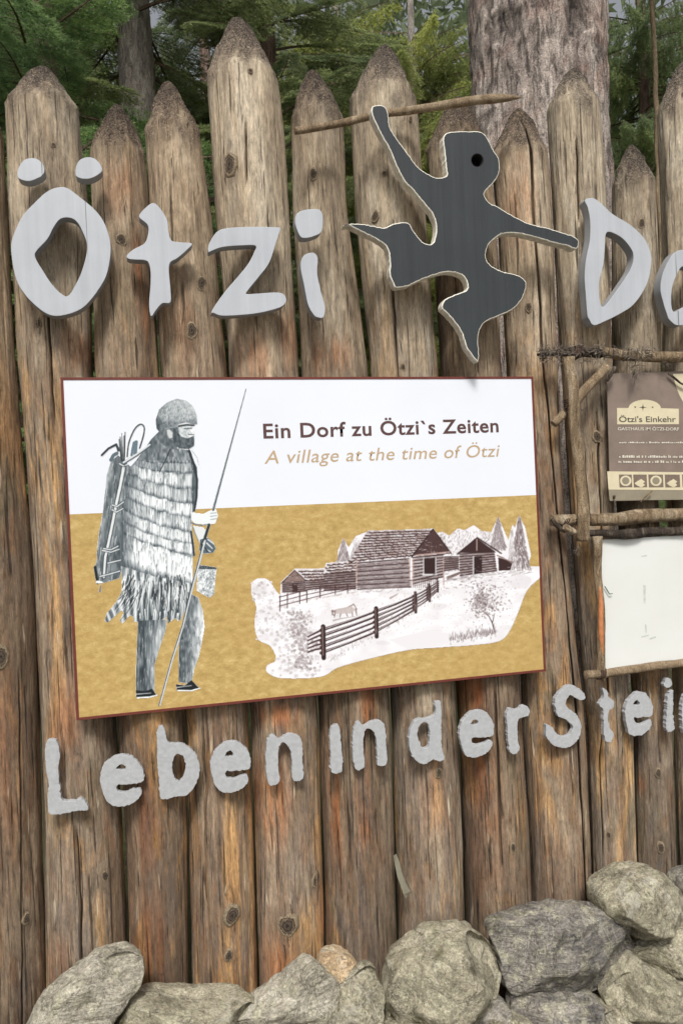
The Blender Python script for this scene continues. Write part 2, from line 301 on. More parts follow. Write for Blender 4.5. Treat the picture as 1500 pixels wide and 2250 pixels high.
def build_log(i, L):
    rows = L['r']; rs_ = []
    for py, xl, xr in rows:
        a = P(xl, py, 0); b = P(xr, py, 0); rs_.append(np.hypot(b[0]-a[0], b[2]-a[2])/2*2.1/math.hypot(2.1, (a[0]+b[0])/2))
    yo = max(rs_)-.091+random.uniform(.0, .005)          # the fronts are in line, the backs are not
    zc = []; xc = []; rr = []
    for py, xl, xr in rows:
        a = P(xl, py, yo); b = P(xr, py, yo); zc.append((a[2]+b[2])/2); xc.append((a[0]+b[0])/2); rr.append(np.hypot(b[0]-a[0], b[2]-a[2])/2*.985*(yo-CAM[1])/math.hypot(yo-CAM[1], (a[0]+b[0])/2-CAM[0]))
    o = np.argsort(zc); zc = np.array(zc)[o]; xc = np.array(xc)[o]; rr = np.array(rr)[o]
    tp = P(*L['tip'], yo); zs = P(L['tip'][0], L['sh'], yo)[2]; ztip = tp[2]
    z = np.concatenate([np.arange(GZ-.05, ztip-.02, .0085), ztip-.02*(1-np.linspace(0, 1, 5))**1.0])
    x = np.interp(z, zc, xc); r = np.interp(z, zc, rr)
    # straight extrapolation below the lowest traced row
    sl0 = (xc[1]-xc[0])/(zc[1]-zc[0]); m = z < zc[0]; x[m] = xc[0]+(z[m]-zc[0])*sl0
    from_sh = np.clip((z-zs)/(ztip-zs), 0, 1); sm = lambda t: t*t*(3-2*t)
    ts = P(L['tip'][0], L['sh'], yo)[0]
    # cone of the hand-cut point
    blend = sm(from_sh); x = x + (tp[0]-np.interp(ztip, z, x))*blend
    e = random.uniform(.8, 1.0)
    cone = (1-from_sh**(1.25*e))*.80+.20*np.sqrt(np.clip(1-from_sh**6, 0, 1))
    r = r*cone*(1+.012*np.sin(z*5+i)); r[-1] = .002
    nb = 70; cw = L.get('cw', 1.0); base = np.linspace(-math.pi, math.pi, nb, endpoint=False)
    if L['cr']:
        base = base[np.abs(base) > .08*cw]; rm = .085
        base = np.sort(np.concatenate([base, np.array([-.0060, -.0036, -.0020, 0, .0020, .0036, .0060])/rm*cw]))
        cz = np.array([P(px, py, yo)[2] for py, px, d in L['cr']]); cx_ = np.array([P(px, py, yo-.05)[0] for py, px, d in L['cr']]); dd = np.array([d for *_, d in L['cr']])
        oo = np.argsort(cz); cz, cx_, dd = cz[oo], cx_[oo], dd[oo]
        cxz = np.interp(z, cz, cx_); dep = np.interp(z, cz, dd, 0, 0)
        tw = np.arcsin(np.clip((cxz-x)/r.clip(.03), -.95, .95))
        tw = tw + .02*noise3(np.stack([z*28, z*0+i, z*0], 1), 3) + .01*noise3(np.stack([z*90, z*0+i, z*0], 1), 4)
        ker = np.hanning(9); tw = np.convolve(np.pad(tw, 4, 'edge'), ker/ker.sum(), 'valid')
    else: tw = np.zeros_like(z); dep = tw
    nc = len(base); TH = base[None, :]+tw[:, None]       # theta 0 = towards the viewer (-Y)
    Z = np.repeat(z[:, None], nc, 1); RR = np.repeat(r[:, None], nc, 1)
    cs, sn = np.cos(TH), np.sin(TH)
    q = np.stack([sn.ravel()*.09, cs.ravel()*.09, Z.ravel()], 1)
    lowf = noise3(q*np.array([14, 14, 1.7])+i*9.1, 1)*.030 + noise3(q*np.array([30, 30, 5])+i*5.3, 2)*.022
    ridg = noise3(q*np.array([95, 95, 4.5])+i*3.3, 5)*.0026 + noise3(q*np.array([180, 180, 11])+i, 6)*.0014
    FS = np.repeat(from_sh[:, None], nc, 1).ravel()
    axe = (FS > 0)*(fbm(q*np.array([45, 45, 34])+i, 3, 8)*.0050 + noise3(q*np.array([140, 140, 140])+i, 9)*.0028)
    mf = 6+i % 3; thf = (TH+i*1.3+.25*np.sin(i*2.0+Z*9)) % (2*math.pi/mf)-math.pi/mf
    facet = 1+(math.cos(math.pi/mf)/np.cos(thf)*1.03-1)*np.clip(np.repeat(from_sh[:, None], nc, 1)*5, 0, 1)*.55
    RR = RR*facet
    R2 = RR.ravel()*(1+lowf)+ridg*np.clip(RR.ravel()/.05, 0, 1)+axe*np.clip(RR.ravel()/.03, 0, 1)
    if L['cr']:
        dist = np.abs(np.repeat(base[None, :], len(z), 0)).ravel()*.085
        D = np.repeat(dep[:, None], nc, 1).ravel()
        R0 = R2.copy()
        R2 = R2 - np.clip((.0036*cw-dist)/(.0016*cw)+.01, 0, 1)*np.clip(D*1.6, 0, 1)*(.016+.030*D)*np.clip(RR.ravel()/.06, 0, 1)
    X = x[:, None]+0*TH; VX = X.ravel()+R2*sn.ravel(); VY = yo-R2*cs.ravel()
    if L.get('sk'):                                        # this split runs slantwise into the log
        inner = np.repeat((np.abs(base) < .0026/.085*cw)[None, :], len(z), 0).ravel(); dd_ = np.clip(D*1.6, 0, 1)*.05*inner*(RR.ravel() > .06)
        VX = np.where(dd_ > 0, X.ravel()+R0*sn.ravel()+dd_*.45, VX); VY = np.where(dd_ > 0, yo-R0*cs.ravel()+dd_*.89, VY)
    # swelling round the knots
    pr = []; KN = np.zeros(len(VX))
    for (kx, ky, kr) in KNOTS:
        w0 = P(kx, ky, yo-.07)
        xi = np.interp(w0[2], z, x); ri = np.interp(w0[2], z, r)
        if abs(w0[0]-xi) < ri*.97: pr.append((w0, kr*.00118, xi, ri))
    for w0, kr, xi, ri in pr:
        d2 = ((VX-w0[0])**2+((Z.ravel()-w0[2])*.7)**2)/(kr*1.9)**2
        g = np.exp(-d2)*.35*kr*(cs.ravel() > 0); VX = VX+g*sn.ravel()*.3; VY = VY-g; KN = np.maximum(KN, np.exp(-d2*1.3)*(cs.ravel() > 0)*(.75+.25*np.cos(np.sqrt(d2)*9)))
    bx, bz = x[0], 0
    V = np.stack([VX, VY, Z.ravel()], 1); V = np.vstack([V, [[tp[0], yo, ztip+.001]]]); n = len(V)-1
    me = mesh_np('log', V-np.array([x[0], 0, 0]), grid_faces(len(z), nc))
    # attributes
    tipf = np.clip((Z.ravel()-(zs-.045))/.10+.55*fbm(q*np.array([34, 34, 16])+i, 3, 12), 0, 1)
    up = np.clip((Z.ravel()-1.75)/.5+.35*noise3(q*np.array([20, 20, 2])+i, 13), 0, 1)*np.clip(1.1-tipf*.3, 0, 1)
    org = np.zeros(len(VX))
    for px, py, rx, ry, s_ in ORANGE:
        w0 = P(px, py, yo-.08); org = np.maximum(org, s_*np.exp(-(((VX-w0[0])/(rx*.00125))**2+((Z.ravel()-w0[2])/(ry*.00125))**2)**1.2)*(cs.ravel() > 0))
    for nm, a in (('tip', tipf), ('up', up), ('orange', np.clip(org, 0, 1)), ('bright', 0*KN+TONE[i][0]), ('warm', 0*KN+TONE[i][1]), ('knot', KN), ('top', np.clip((FS-.35)/.5, 0, 1))): fattr(me, nm, np.append(a, a[-1]))
    ob = link('log', me, M_LOG, palisade, (x[0]-palisade.location.x, 0, 0))
    for w0, kr, xi, ri in pr:
        s = (w0[0]-xi)/ri; th = math.asin(max(-.95, min(.95, s)))
        rings = np.array([0, .18, .34, .5, .62, .72, .82, .92, 1.0, 1.12]); hh = np.array([-.30, -.16, -.20, -.08, -.2, -.02, .04, .03, -.05, -.4])
        A = np.linspace(0, 2*math.pi, 28, endpoint=False)
        vs = []; rg = []
        for rr_, h_ in zip(rings, hh):
            wob = 1+.12*np.sin(A*2+w0[0]*50)+.06*np.sin(A*3+w0[2]*40)+.04*np.sin(A*7+w0[2]*90)+.03*RNG.normal(size=28)*(rr_ > .6)
            px_ = rr_*kr*np.cos(A)*wob; pz_ = rr_*kr*1.35*np.sin(A)*wob
            py_ = -(h_*kr*.5+kr*.28*(1-(rr_/1.12)**2)) + 0*A
            py_ = py_ + (ri - np.sqrt(np.clip(ri**2-px_**2, 0, None)))*.6
            vs.append(np.stack([px_, py_, pz_], 1)); rg += [rr_]*28
        km = mesh_np('knot', np.vstack(vs), grid_faces(len(rings), 28)); fattr(km, 'ring', rg)
        ko = link('knot', km, M_KNOT, ob)
        rsurf = ri*1.012
        ko.location = (xi+rsurf*math.sin(th)-x[0], yo-rsurf*math.cos(th)-.35*kr*.75, w0[2]); ko.rotation_euler = (0, 0, th)
    return ob
for i, L in enumerate(LOGS): build_log(i, L)

# ------------------------------------------------------------------ flat sawn shapes
FOOT = (CX-FPX*math.tan(math.radians(13.556)), 1108.0)
def face_fix(pts, dist, thick):
    """traced outline takes in the visible side: pull those edges back to the face"""
    pts = np.asarray(pts, float); a = np.roll(pts, 1, 0); b = np.roll(pts, -1, 0); t = b-a
    area = .5*np.sum(pts[:, 0]*np.roll(pts[:, 1], -1)-np.roll(pts[:, 0], -1)*pts[:, 1])
    n = np.stack([t[:, 1], -t[:, 0]], 1)*(1 if area > 0 else -1); n /= np.linalg.norm(n, axis=1)[:, None]+1e-9
    d = (np.array(FOOT)-pts)*(thick/dist)
    return pts - n*np.clip(np.sum(n*d, 1), 0, None)[:, None]
def sawn(name, loops, yf, thick, mats, bevel=.0012, parent=None, jitter=0, fix=True, samp=6):
    cu = bpy.data.curves.new('tmp', 'CURVE'); cu.dimensions = '2D'; cu.fill_mode = 'BOTH'
    cu.extrude = thick/2-bevel; cu.bevel_depth = bevel; cu.bevel_resolution = 1; cu.offset = -bevel
    pw = []
    for li, lp in enumerate(loops):
        q = np.array(lp, float)
        if fix and li == 0: q = face_fix(q, 1.95, thick)
        q = crom(q, samp)
        if jitter and (li == 0 or samp != 6 or thick < .02):
            seg = np.linalg.norm(np.roll(q, -1, 0)-q, axis=1); cum = np.concatenate([[0], np.cumsum(seg)]); n = int(cum[-1]/2.6)
            u = np.linspace(0, cum[-1], n, endpoint=False); qq = np.vstack([q, q[:1]])
            q = np.stack([np.interp(u, cum, qq[:, 0]), np.interp(u, cum, qq[:, 1])], 1)
            q = q + RNG.normal(0, jitter, q.shape)*.7 + np.stack([noise3(np.stack([q[:, 0]*.15+li, q[:, 1]*.15, q[:, 0]*0+c], 1), 31) for c in (1, 9)], 1)*jitter*1.4
        pw.append(PV(q[:, 0], q[:, 1], yf))
    c = np.vstack(pw); cx, cz = (c[:, 0].min()+c[:, 0].max())/2, (c[:, 2].min()+c[:, 2].max())/2
    for q in pw:
        s = cu.splines.new('POLY'); s.points.add(len(q)-1); s.use_cyclic_u = True
        s.points.foreach_set('co', np.stack([q[:, 0]-cx, q[:, 2]-cz, 0*q[:, 0], 0*q[:, 0]+1], 1).ravel())
    t = bpy.data.objects.new('tmp', cu); COL.objects.link(t); dg = bpy.context.evaluated_depsgraph_get()
    me = bpy.data.meshes.new_from_object(t.evaluated_get(dg)); me.name = name
    bpy.data.objects.remove(t); bpy.data.curves.remove(cu)
    me.transform(Matrix(((1, 0, 0, 0), (0, 0, -1, 0), (0, 1, 0, 0), (0, 0, 0, 1)))); me.materials.clear()
    loc = Vector((cx, yf+thick/2, cz))
    if parent: loc = loc-parent.location
    o = link(name, me, mats, parent, loc)
    if len(me.materials) > 1:
        nn = np.zeros(len(me.polygons)*3, np.float32); me.polygons.foreach_get('normal', nn); nn = nn.reshape(-1, 3)
        mi = np.where(nn[:, 1] < -.95, 0, np.where(np.abs(nn[:, 1]) > .2, min(2, len(me.materials)-1), 1)) if len(me.materials) == 3 else np.where(np.abs(nn[:, 1]) > .5, 0, 1)
        me.polygons.foreach_set('material_index', mi.astype(np.int32))
    me.polygons.foreach_set('use_smooth', np.zeros(len(me.polygons), bool)); me.update()
    return o

YL = -.142; TL = .034
GB = 'big pale grey letters across the log tops'
O_out = [(132,411),(150,414),(172,430),(210,462),(232,495),(245,542),(240,600),(222,640),(195,675),(170,692),(135,701),(107,696),(82,677),(55,647),(35,610),(25,550),(30,517),(50,475),(75,447),(105,420)]
O_in = [(150,478),(167,485),(180,505),(192,542),(182,590),(167,625),(150,650),(135,645),(115,625),(95,595),(78,565),(82,550),(105,525),(118,500),(132,482)]
e = empty('wooden_letter', tuple(P(135, 556, YL)), 'big pale grey wooden letter O with two round umlaut dots above it', 'letter', GB)
sawn('letter_ring', [O_out, O_in], YL, TL, [M_LET, M_LET_SHADE], parent=e)
sawn('umlaut_dot', [[(70+31*math.cos(a)*(1+.05*math.sin(3*a)), 378+31*math.sin(a)) for a in np.linspace(0, 2*math.pi, 16, endpoint=False)]], YL, TL, [M_LET, M_LET_SHADE], parent=e)
sawn('umlaut_dot', [[(195+30*math.cos(a)*(1+.05*math.sin(3*a+1)), 375+30*math.sin(a)) for a in np.linspace(0, 2*math.pi, 16, endpoint=False)]], YL, TL, [M_LET, M_LET_SHADE], parent=e)
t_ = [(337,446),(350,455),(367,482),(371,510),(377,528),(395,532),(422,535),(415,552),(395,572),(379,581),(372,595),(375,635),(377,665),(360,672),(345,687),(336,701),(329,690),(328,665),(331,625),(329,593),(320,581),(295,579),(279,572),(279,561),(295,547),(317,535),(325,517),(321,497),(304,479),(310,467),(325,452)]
tag(sawn('wooden_letter', [t_], YL, TL, [M_LET, M_LET_SHADE]), 'big pale grey wooden letter t shaped like a cross with a pointed foot', 'letter', GB)
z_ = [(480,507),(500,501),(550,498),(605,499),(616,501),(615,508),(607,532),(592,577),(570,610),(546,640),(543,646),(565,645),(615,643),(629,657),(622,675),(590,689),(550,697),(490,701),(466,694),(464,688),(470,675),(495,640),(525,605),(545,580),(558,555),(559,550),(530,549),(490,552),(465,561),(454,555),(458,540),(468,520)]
tag(sawn('wooden_letter', [z_], YL, TL, [M_LET, M_LET_SHADE]), 'big pale grey wooden letter z hanging between the t and the i', 'letter', GB)
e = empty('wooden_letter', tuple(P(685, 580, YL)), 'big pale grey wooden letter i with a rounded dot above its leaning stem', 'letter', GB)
sawn('letter_stem', [[(687,555),(698,567),(697,600),(705,640),(714,675),(710,697),(697,704),(682,697),(670,672),(662,630),(656,585),(667,562)]], YL, TL, [M_LET, M_LET_SHADE], parent=e)
sawn('letter_dot', [[(700,460),(709,475),(707,507),(695,522),(670,533),(650,522),(644,490),(652,470),(670,461)]], YL, TL, [M_LET, M_LET_SHADE], parent=e)
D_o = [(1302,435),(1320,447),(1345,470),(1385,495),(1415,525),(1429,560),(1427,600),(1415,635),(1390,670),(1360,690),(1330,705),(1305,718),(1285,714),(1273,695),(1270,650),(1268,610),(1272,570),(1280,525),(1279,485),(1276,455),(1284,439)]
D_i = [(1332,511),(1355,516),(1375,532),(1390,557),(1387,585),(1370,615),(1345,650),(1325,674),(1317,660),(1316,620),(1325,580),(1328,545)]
tag(sawn('wooden_letter', [D_o, D_i], YL, TL, [M_LET, M_LET_SHADE]), 'big pale grey wooden letter D beside the outstretched arm of the dark figure', 'letter', GB)
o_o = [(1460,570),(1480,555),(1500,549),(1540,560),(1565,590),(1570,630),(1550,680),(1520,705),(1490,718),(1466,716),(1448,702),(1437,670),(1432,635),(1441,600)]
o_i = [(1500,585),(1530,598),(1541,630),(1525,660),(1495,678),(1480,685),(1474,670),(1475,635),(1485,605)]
tag(sawn('wooden_letter', [o_o, o_i], YL, TL, [M_LET, M_LET_SHADE]), 'big pale grey wooden letter o cut off by the picture edge after the D', 'letter', GB)

# small jagged letters
YS = -.112; TS = .016; GS = 'small rough cut grey letters of the lower line'
def mv(pts, a, b):
    """fit outline whose bounds are a=(x0,y0,x1,y1) into bounds b"""
    return [[b[0]+(x-a[0])*(b[2]-b[0])/(a[2]-a[0]), b[1]+(y-a[1])*(b[3]-b[1])/(a[3]-a[1])] for x, y in pts]
L_ = [(116,1621),(129,1629),(134,1655),(131,1690),(135,1730),(140,1754),(162,1756),(180,1749),(194,1765),(192,1780),(170,1782),(135,1789),(108,1787),(106,1750),(107,1720),(102,1690),(100,1645),(104,1627)]
E_o = [(270,1654),(295,1661),(313,1684),(317,1705),(313,1719),(298,1722),(280,1724),(262,1724),(257,1729),(262,1735),(275,1736),(290,1731),(309,1729),(312,1742),(300,1760),(272,1772),(245,1769),(230,1750),(220,1715),(225,1685),(245,1662)]
E_h = [(267,1679),(276,1684),(273,1691),(256,1691),(258,1685)]; EB = (220,1654,317,1772)
B_o = [(355,1592),(362,1596),(367,1617),(374,1630),(395,1630),(420,1642),(435,1665),(439,1695),(430,1725),(410,1747),(385,1750),(365,1757),(352,1752),(350,1720),(346,1680),(345,1635),(346,1600)]
B_h = [(392,1657),(404,1665),(408,1690),(402,1710),(392,1718),(383,1707),(378,1685),(381,1665)]
N_ = [(590,1615),(602,1611),(612,1620),(635,1609),(655,1615),(664,1635),(665,1675),(667,1705),(660,1716),(645,1715),(640,1700),(639,1665),(635,1642),(622,1631),(613,1642),(611,1680),(614,1715),(602,1726),(590,1722),(584,1695),(582,1655),(585,1630)]; NB = (582,1609,667,1726)
I_ = [(735,1588),(746,1598),(750,1640),(753,1685),(748,1697),(735,1700),(725,1692),(723,1650),(722,1605)]
D2o = [(957,1537),(968,1545),(970,1580),(969,1615),(972,1650),(977,1667),(965,1673),(950,1670),(932,1679),(912,1670),(897,1645),(894,1615),(900,1590),(915,1576),(940,1573),(951,1565),(950,1548)]
D2h = [(934,1587),(942,1597),(944,1620),(940,1640),(930,1644),(921,1630),(917,1610),(922,1594)]
R2 = [(1120,1552),(1135,1555),(1150,1547),(1162,1557),(1160,1572),(1145,1577),(1137,1590),(1137,1625),(1141,1645),(1132,1657),(1120,1655),(1112,1635),(1109,1600),(1106,1572),(1110,1557)]
S2 = [(1250,1502),(1270,1512),(1284,1527),(1281,1539),(1265,1535),(1252,1528),(1242,1542),(1247,1555),(1262,1567),(1275,1587),(1275,1612),(1260,1635),(1240,1644),(1215,1637),(1197,1620),(1192,1600),(1200,1588),(1213,1600),(1227,1614),(1245,1610),(1251,1597),(1242,1583),(1225,1575),(1213,1555),(1212,1535),(1225,1515)]
T2 = [(1325,1510),(1334,1520),(1336,1532),(1347,1540),(1347,1555),(1336,1564),(1337,1595),(1347,1612),(1342,1630),(1330,1630),(1320,1615),(1317,1585),(1318,1562),(1309,1552),(1310,1540),(1317,1530),(1316,1515)]
small = [
 ([L_], 'small rough grey letter L, first of the lower line'),
 ([E_o, E_h], 'small rough grey letter e between the capital L and the b'),
 ([B_o, B_h], 'small rough grey letter b with a tall thin ascender'),
 ([mv(E_o, EB, (462,1625,551,1742)), mv(E_h, EB, (462,1625,551,1742))], 'small rough grey letter e between the b and the first n'),
 ([N_], 'small rough grey letter n ending the first word, under the sign'),
 ([I_], 'small rough grey letter i without a dot, a plain upright bar'),
 ([mv(N_, NB, (771,1580,850,1692))], 'small rough grey letter n right after the plain upright bar'),
 ([D2o, D2h], 'small rough grey letter d with a thin ascender on its right'),
 ([mv(E_o, EB, (1004,1558,1085,1664)), mv(E_h, EB, (1004,1558,1085,1664))], 'small rough grey letter e between the d and the r'),
 ([R2], 'small rough grey letter r before the capital S'),
 ([S2], 'small rough grey capital letter S on the split log'),
 ([T2], 'small rough grey letter t shaped like a little cross after the S'),
 ([mv(E_o, EB, (1364,1518,1434,1617)), mv(E_h, EB, (1364,1518,1434,1617))], 'small rough grey letter e after the small cross shaped t'),
 (None, 'small rough grey letter i with a dot, under the white board corner'),
 ([mv(N_, NB, (1488,1522,1562,1614))], 'small rough grey letter n cut off by the picture edge'),
]
for lp, lab in small:
    if lp is None:
        e = empty('wooden_letter', tuple(P(1468, 1555, YS)), lab, 'letter', GS)
        sawn('letter_stem', [[(1470,1512),(1479,1520),(1477,1560),(1481,1600),(1472,1609),(1457,1605),(1455,1570),(1457,1530)]], YS, TS, [M_SML], parent=e, jitter=.9, bevel=.0008)
        sawn('letter_dot', [[(1462,1487),(1473,1493),(1475,1504),(1466,1512),(1453,1508),(1451,1495)]], YS, TS, [M_SML], parent=e, jitter=.7, bevel=.0008)
    else: tag(sawn('wooden_letter', lp, YS, TS, [M_SML], jitter=.75, bevel=.0008), lab, 'letter', GS)

# dark climbing figure
YC = -.165; TC = .032
C_ = [(817,235),(825,231),(840,231),(850,240),(854,260),(857,280),(870,302),(887,325),(905,350),(922,370),(950,387),(965,390),(972,384),(968,370),(967,350),(966,330),(967,312),(975,297),(990,289),(1020,288),(1055,289),(1070,302),(1082,327),(1096,350),(1096,380),(1085,400),(1066,420),(1065,432),(1077,447),(1090,452),(1120,470),(1160,490),(1200,500),(1240,512),(1262,520),(1271,532),(1265,547),(1245,550),(1210,544),(1175,534),(1140,525),(1105,522),(1080,531),(1070,545),(1067,562),(1075,580),(1100,595),(1130,602),(1150,612),(1156,627),(1147,655),(1125,680),(1095,695),(1067,707),(1054,725),(1050,750),(1052,775),(1050,795),(1040,798),(1025,785),(1012,765),(1002,735),(985,710),(967,690),(963,672),(978,657),(1005,645),(1017,632),(1010,617),(985,607),(960,609),(930,617),(900,631),(870,640),(854,628),(847,605),(847,575),(840,550),(820,535),(790,520),(762,506),(752,496),(770,491),(800,492),(825,497),(845,500),(865,491),(895,489),(907,505),(922,525),(935,535),(946,531),(947,505),(940,480),(920,455),(895,425),(875,402),(857,365),(845,335),(825,300),(815,275),(810,250)]
eye = [(1048+12*math.cos(a), 352+13*math.sin(a)) for a in np.linspace(0, 2*math.pi, 14, endpoint=False)]
fig = empty('climbing_figure', tuple(P(1000, 500, YC)), 'dark grey wooden cut-out of a running figure with white edges and a raised arm', 'sign figure')
fb = sawn('figure_board', [C_, eye], YC, TC, [M_DARK, M_RIMS, M_RIM], bevel=.0028, parent=fig, jitter=.35); fb.data.materials.append(mat_plain('eye_hole_side_shade', (.012, .012, .012), .9))  # last material blackens the eye hole wall: shade put into its colour
ec = Vector(P(1048, 352, YC))-fig.location-fb.location
M_EYE_SHADE = mat_plain('eye_hole_shade', (.006, .006, .006), .9)
sawn('eye_shade_disc', [[(1047+16*math.cos(a), 353+17*math.sin(a)) for a in np.linspace(0, 2*math.pi, 14, endpoint=False)]], YC+TC+.0005, .003, [M_EYE_SHADE], bevel=.0004, parent=fig, fix=False)  # black disc added behind the eye hole, standing in for its shade
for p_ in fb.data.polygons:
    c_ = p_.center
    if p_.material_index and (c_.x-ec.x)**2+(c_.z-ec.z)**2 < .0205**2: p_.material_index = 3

# ------------------------------------------------------------------ tubes
def tube(name, pts, rad, mats, parent=None, seg=18, rough=.08, step=.012, knob=0, seed=0, flat_end=True):
    pts = np.asarray(pts, float); L = np.concatenate([[0], np.cumsum(np.linalg.norm(np.diff(pts, axis=0), axis=1))])
    n = max(4, int(L[-1]/step)); u = np.linspace(0, L[-1], n); C = np.stack([np.interp(u, L, pts[:, k]) for k in range(3)], 1)
    r = np.interp(u, L, np.broadcast_to(rad, len(L)) if np.ndim(rad) == 0 else rad)
    C = C+np.stack([noise3(np.stack([u*9+seed, u*0+k, u*0], 1), 40+k) for k in range(3)], 1)*r[:, None]*.35
    T = np.gradient(C, axis=0); T /= np.linalg.norm(T, axis=1)[:, None]+1e-9
    ref = np.array([0, 1., 0]) if abs(T[0][1]) < .9 else np.array([1., 0, 0])
    A = np.cross(T, ref); A /= np.linalg.norm(A, axis=1)[:, None]; B = np.cross(T, A)
    th = np.linspace(0, 2*math.pi, seg, endpoint=False)
    q = np.stack([np.repeat(u, seg)*20+seed, np.tile(np.cos(th), n)*1.6, np.tile(np.sin(th), n)*1.6], 1)
    rr = (r[:, None]*(1+rough*noise3(q, 50).reshape(n, seg)+rough*.6*noise3(q*3, 51).reshape(n, seg)+rough*.3*noise3(q*9, 52).reshape(n, seg)))
    if knob: rr = rr*(1+knob*np.clip(noise3(np.stack([u*7+seed, u*0, u*0], 1), 55), .25, 1)-knob*.25)[:, None]
    V = (C[:, None, :]+A[:, None, :]*(rr*np.cos(th))[:, :, None]+B[:, None, :]*(rr*np.sin(th))[:, :, None]).reshape(-1, 3)
    Fc = grid_faces(n, seg)
    V = np.vstack([V, C[0]-T[0]*r[0]*.12, C[-1]+T[-1]*r[-1]*.12]); nv = len(V); j = np.arange(seg); j2 = (j+1) % seg
    c0 = np.stack([j2, j, np.full(seg, nv-2), np.full(seg, nv-2)], 1); base = (n-1)*seg; c1 = np.stack([base+j, base+j2, np.full(seg, nv-1), np.full(seg, nv-1)], 1)
    org = V.mean(0); me = bpy.data.meshes.new(name)
    me.from_pydata((V-org).tolist(), [], Fc.tolist()+[x[:3] for x in c0.tolist()]+[x[:3] for x in c1.tolist()]); me.update()
    me.polygons.foreach_set('use_smooth', [True]*len(Fc)+[False]*(2*seg))
    loc = Vector(org)
    if parent: loc = loc-parent.location
    return link(name, me, mats, parent, loc)
def px_path(p, y): return [P(a, b, y) for a, b in p] if np.ndim(y) == 0 else [P(a, b, yy) for (a, b), yy in zip(p, y)]
PXM = .00118
M_STK = mat_bark('brown_peeled_stick', lin(128, 104, 80), lin(186, 162, 130), lin(232, 214, 186), .45, 3.0)
M_STKD = mat_bark('dark_lichened_stick', lin(54, 46, 40), lin(92, 80, 70), lin(150, 138, 122), .5, 4.0)
M_SPEAR = mat_bark('pale_straight_stick', lin(140, 118, 92), lin(182, 158, 128), lin(206, 186, 156), .2, 3.0)
sp = tube('wooden_spear', px_path([(648,287),(720,277),(800,262),(860,249),(950,236),(1040,222),(1090,217),(1120,215),(1142,214)], [YC+.035]*9), [.0095,.0098,.010,.0105,.0115,.0125,.013,.009,.003], M_SPEAR, seg=14, rough=.07, seed=3)
tag(sp, 'thin pale stick with a broken pointed tip held by the dark figure', 'stick')

# ------------------------------------------------------------------ printed sign board
YB = -.110; TB = .014
kw = NT('white_print'); wi = kw.coord()
M_WHITE = kw.done(kw.mix(1.0, lin(222, 226, 234), kw.ramp(kw.noise(wi, 3, 4), [(.3, .965), (.7, 1.01)]), 'MULTIPLY'), .35)
kgd = NT('gold_parchment_print'); g1 = kgd.coord((1, 1, 1.6), rand=False)
gn = kgd.noise(g1, 40, 8, .78, .1); gm = kgd.noise(g1, 2.2, 3, .5)
gc = kgd.ramp(gn, [(.34, lin(160, 134, 80)), (.46, lin(178, 151, 94)), (.54, lin(187, 160, 102)), (.66, lin(204, 180, 124))])
gc = kgd.mix(kgd.ramp(gm, [(.35, 0.0), (.65, .45)]), gc, lin(178, 148, 92))
M_GOLD = kgd.done(gc, .38)
M_BROWN = mat_plain('dark_red_brown_rim', lin(104, 52, 44), .5, .12, 60)
TLc, TRc, BRc, BLc = (136,830), (1171,827), (1197,1474), (166,1584)
cs4 = [P(*c, YB) for c in (TLc, TRc, BRc, BLc)]
bx0 = (cs4[0][0]+cs4[3][0])/2; bx1 = (cs4[1][0]+cs4[2][0])/2; bz1 = (cs4[0][2]+cs4[1][2])/2; bz0 = (cs4[2][2]+cs4[3][2])/2
sign = empty('sign_board', (0, 0, 0), 'large printed sign with a standing man, log huts and a gold lower half', 'sign')
sign.location = ((bx0+bx1)/2, YB+TB/2, bz0)
def box(name, x0, x1, y0, y1, z0, z1, mat, parent=None, bev=0):
    bm = bmesh.new(); bmesh.ops.create_cube(bm, size=1)
    for v in bm.verts: v.co = Vector((v.co.x*(x1-x0), v.co.y*(y1-y0), v.co.z*(z1-z0)))
    if bev: bmesh.ops.bevel(bm, geom=bm.edges[:], offset=bev, segments=1, affect='EDGES')
    me = bpy.data.meshes.new(name); bm.to_mesh(me); bm.free()
    loc = Vector(((x0+x1)/2, (y0+y1)/2, (z0+z1)/2))
    if parent: loc = loc-parent.location
    return link(name, me, mat, parent, loc)
box('backing_panel', bx0, bx1, YB+.002, YB+TB, bz0, bz1, M_BROWN, sign)
RW = .0065
for a in ((bx0, bx1, bz1-RW, bz1), (bx0, bx1, bz0, bz0+RW), (bx0, bx0+RW, bz0+RW, bz1-RW), (bx1-RW, bx1, bz0+RW, bz1-RW)):
    box('rim_strip', a[0], a[1], YB-.0015, YB+.0015, a[2], a[3], M_BROWN, sign)
zl = P(158, 1130, YB)[2]; zr = P(1168, 1088, YB)[2]
xi0, xi1, zi0, zi1 = bx0+RW, bx1-RW, bz0+RW, bz1-RW
def poly_sheet(name, pts, mat, parent, y, curved=False, world=False):
    """flat printed area from photo-traced outline, on the plane y"""
    W = np.array(pts) if world else PV([p[0] for p in pts], [p[1] for p in pts], y)
    bm = bmesh.new(); vs = [bm.verts.new(Vector((w[0]-parent.location.x, y-parent.location.y, w[2]-parent.location.z))) for w in W]
    f = bm.faces.new(vs); bm.normal_update()
    if f.normal.y > 0: f.normal_flip()
    bmesh.ops.triangulate(bm, faces=bm.faces[:]); me = bpy.data.meshes.new(name); bm.to_mesh(me); bm.free()
    return link(name, me, mat, parent)
poly_sheet('white_print', [(xi0, 0, zl), (xi1, 0, zr), (xi1, 0, zi1), (xi0, 0, zi1)], M_WHITE, sign, YB-.0002, world=True)
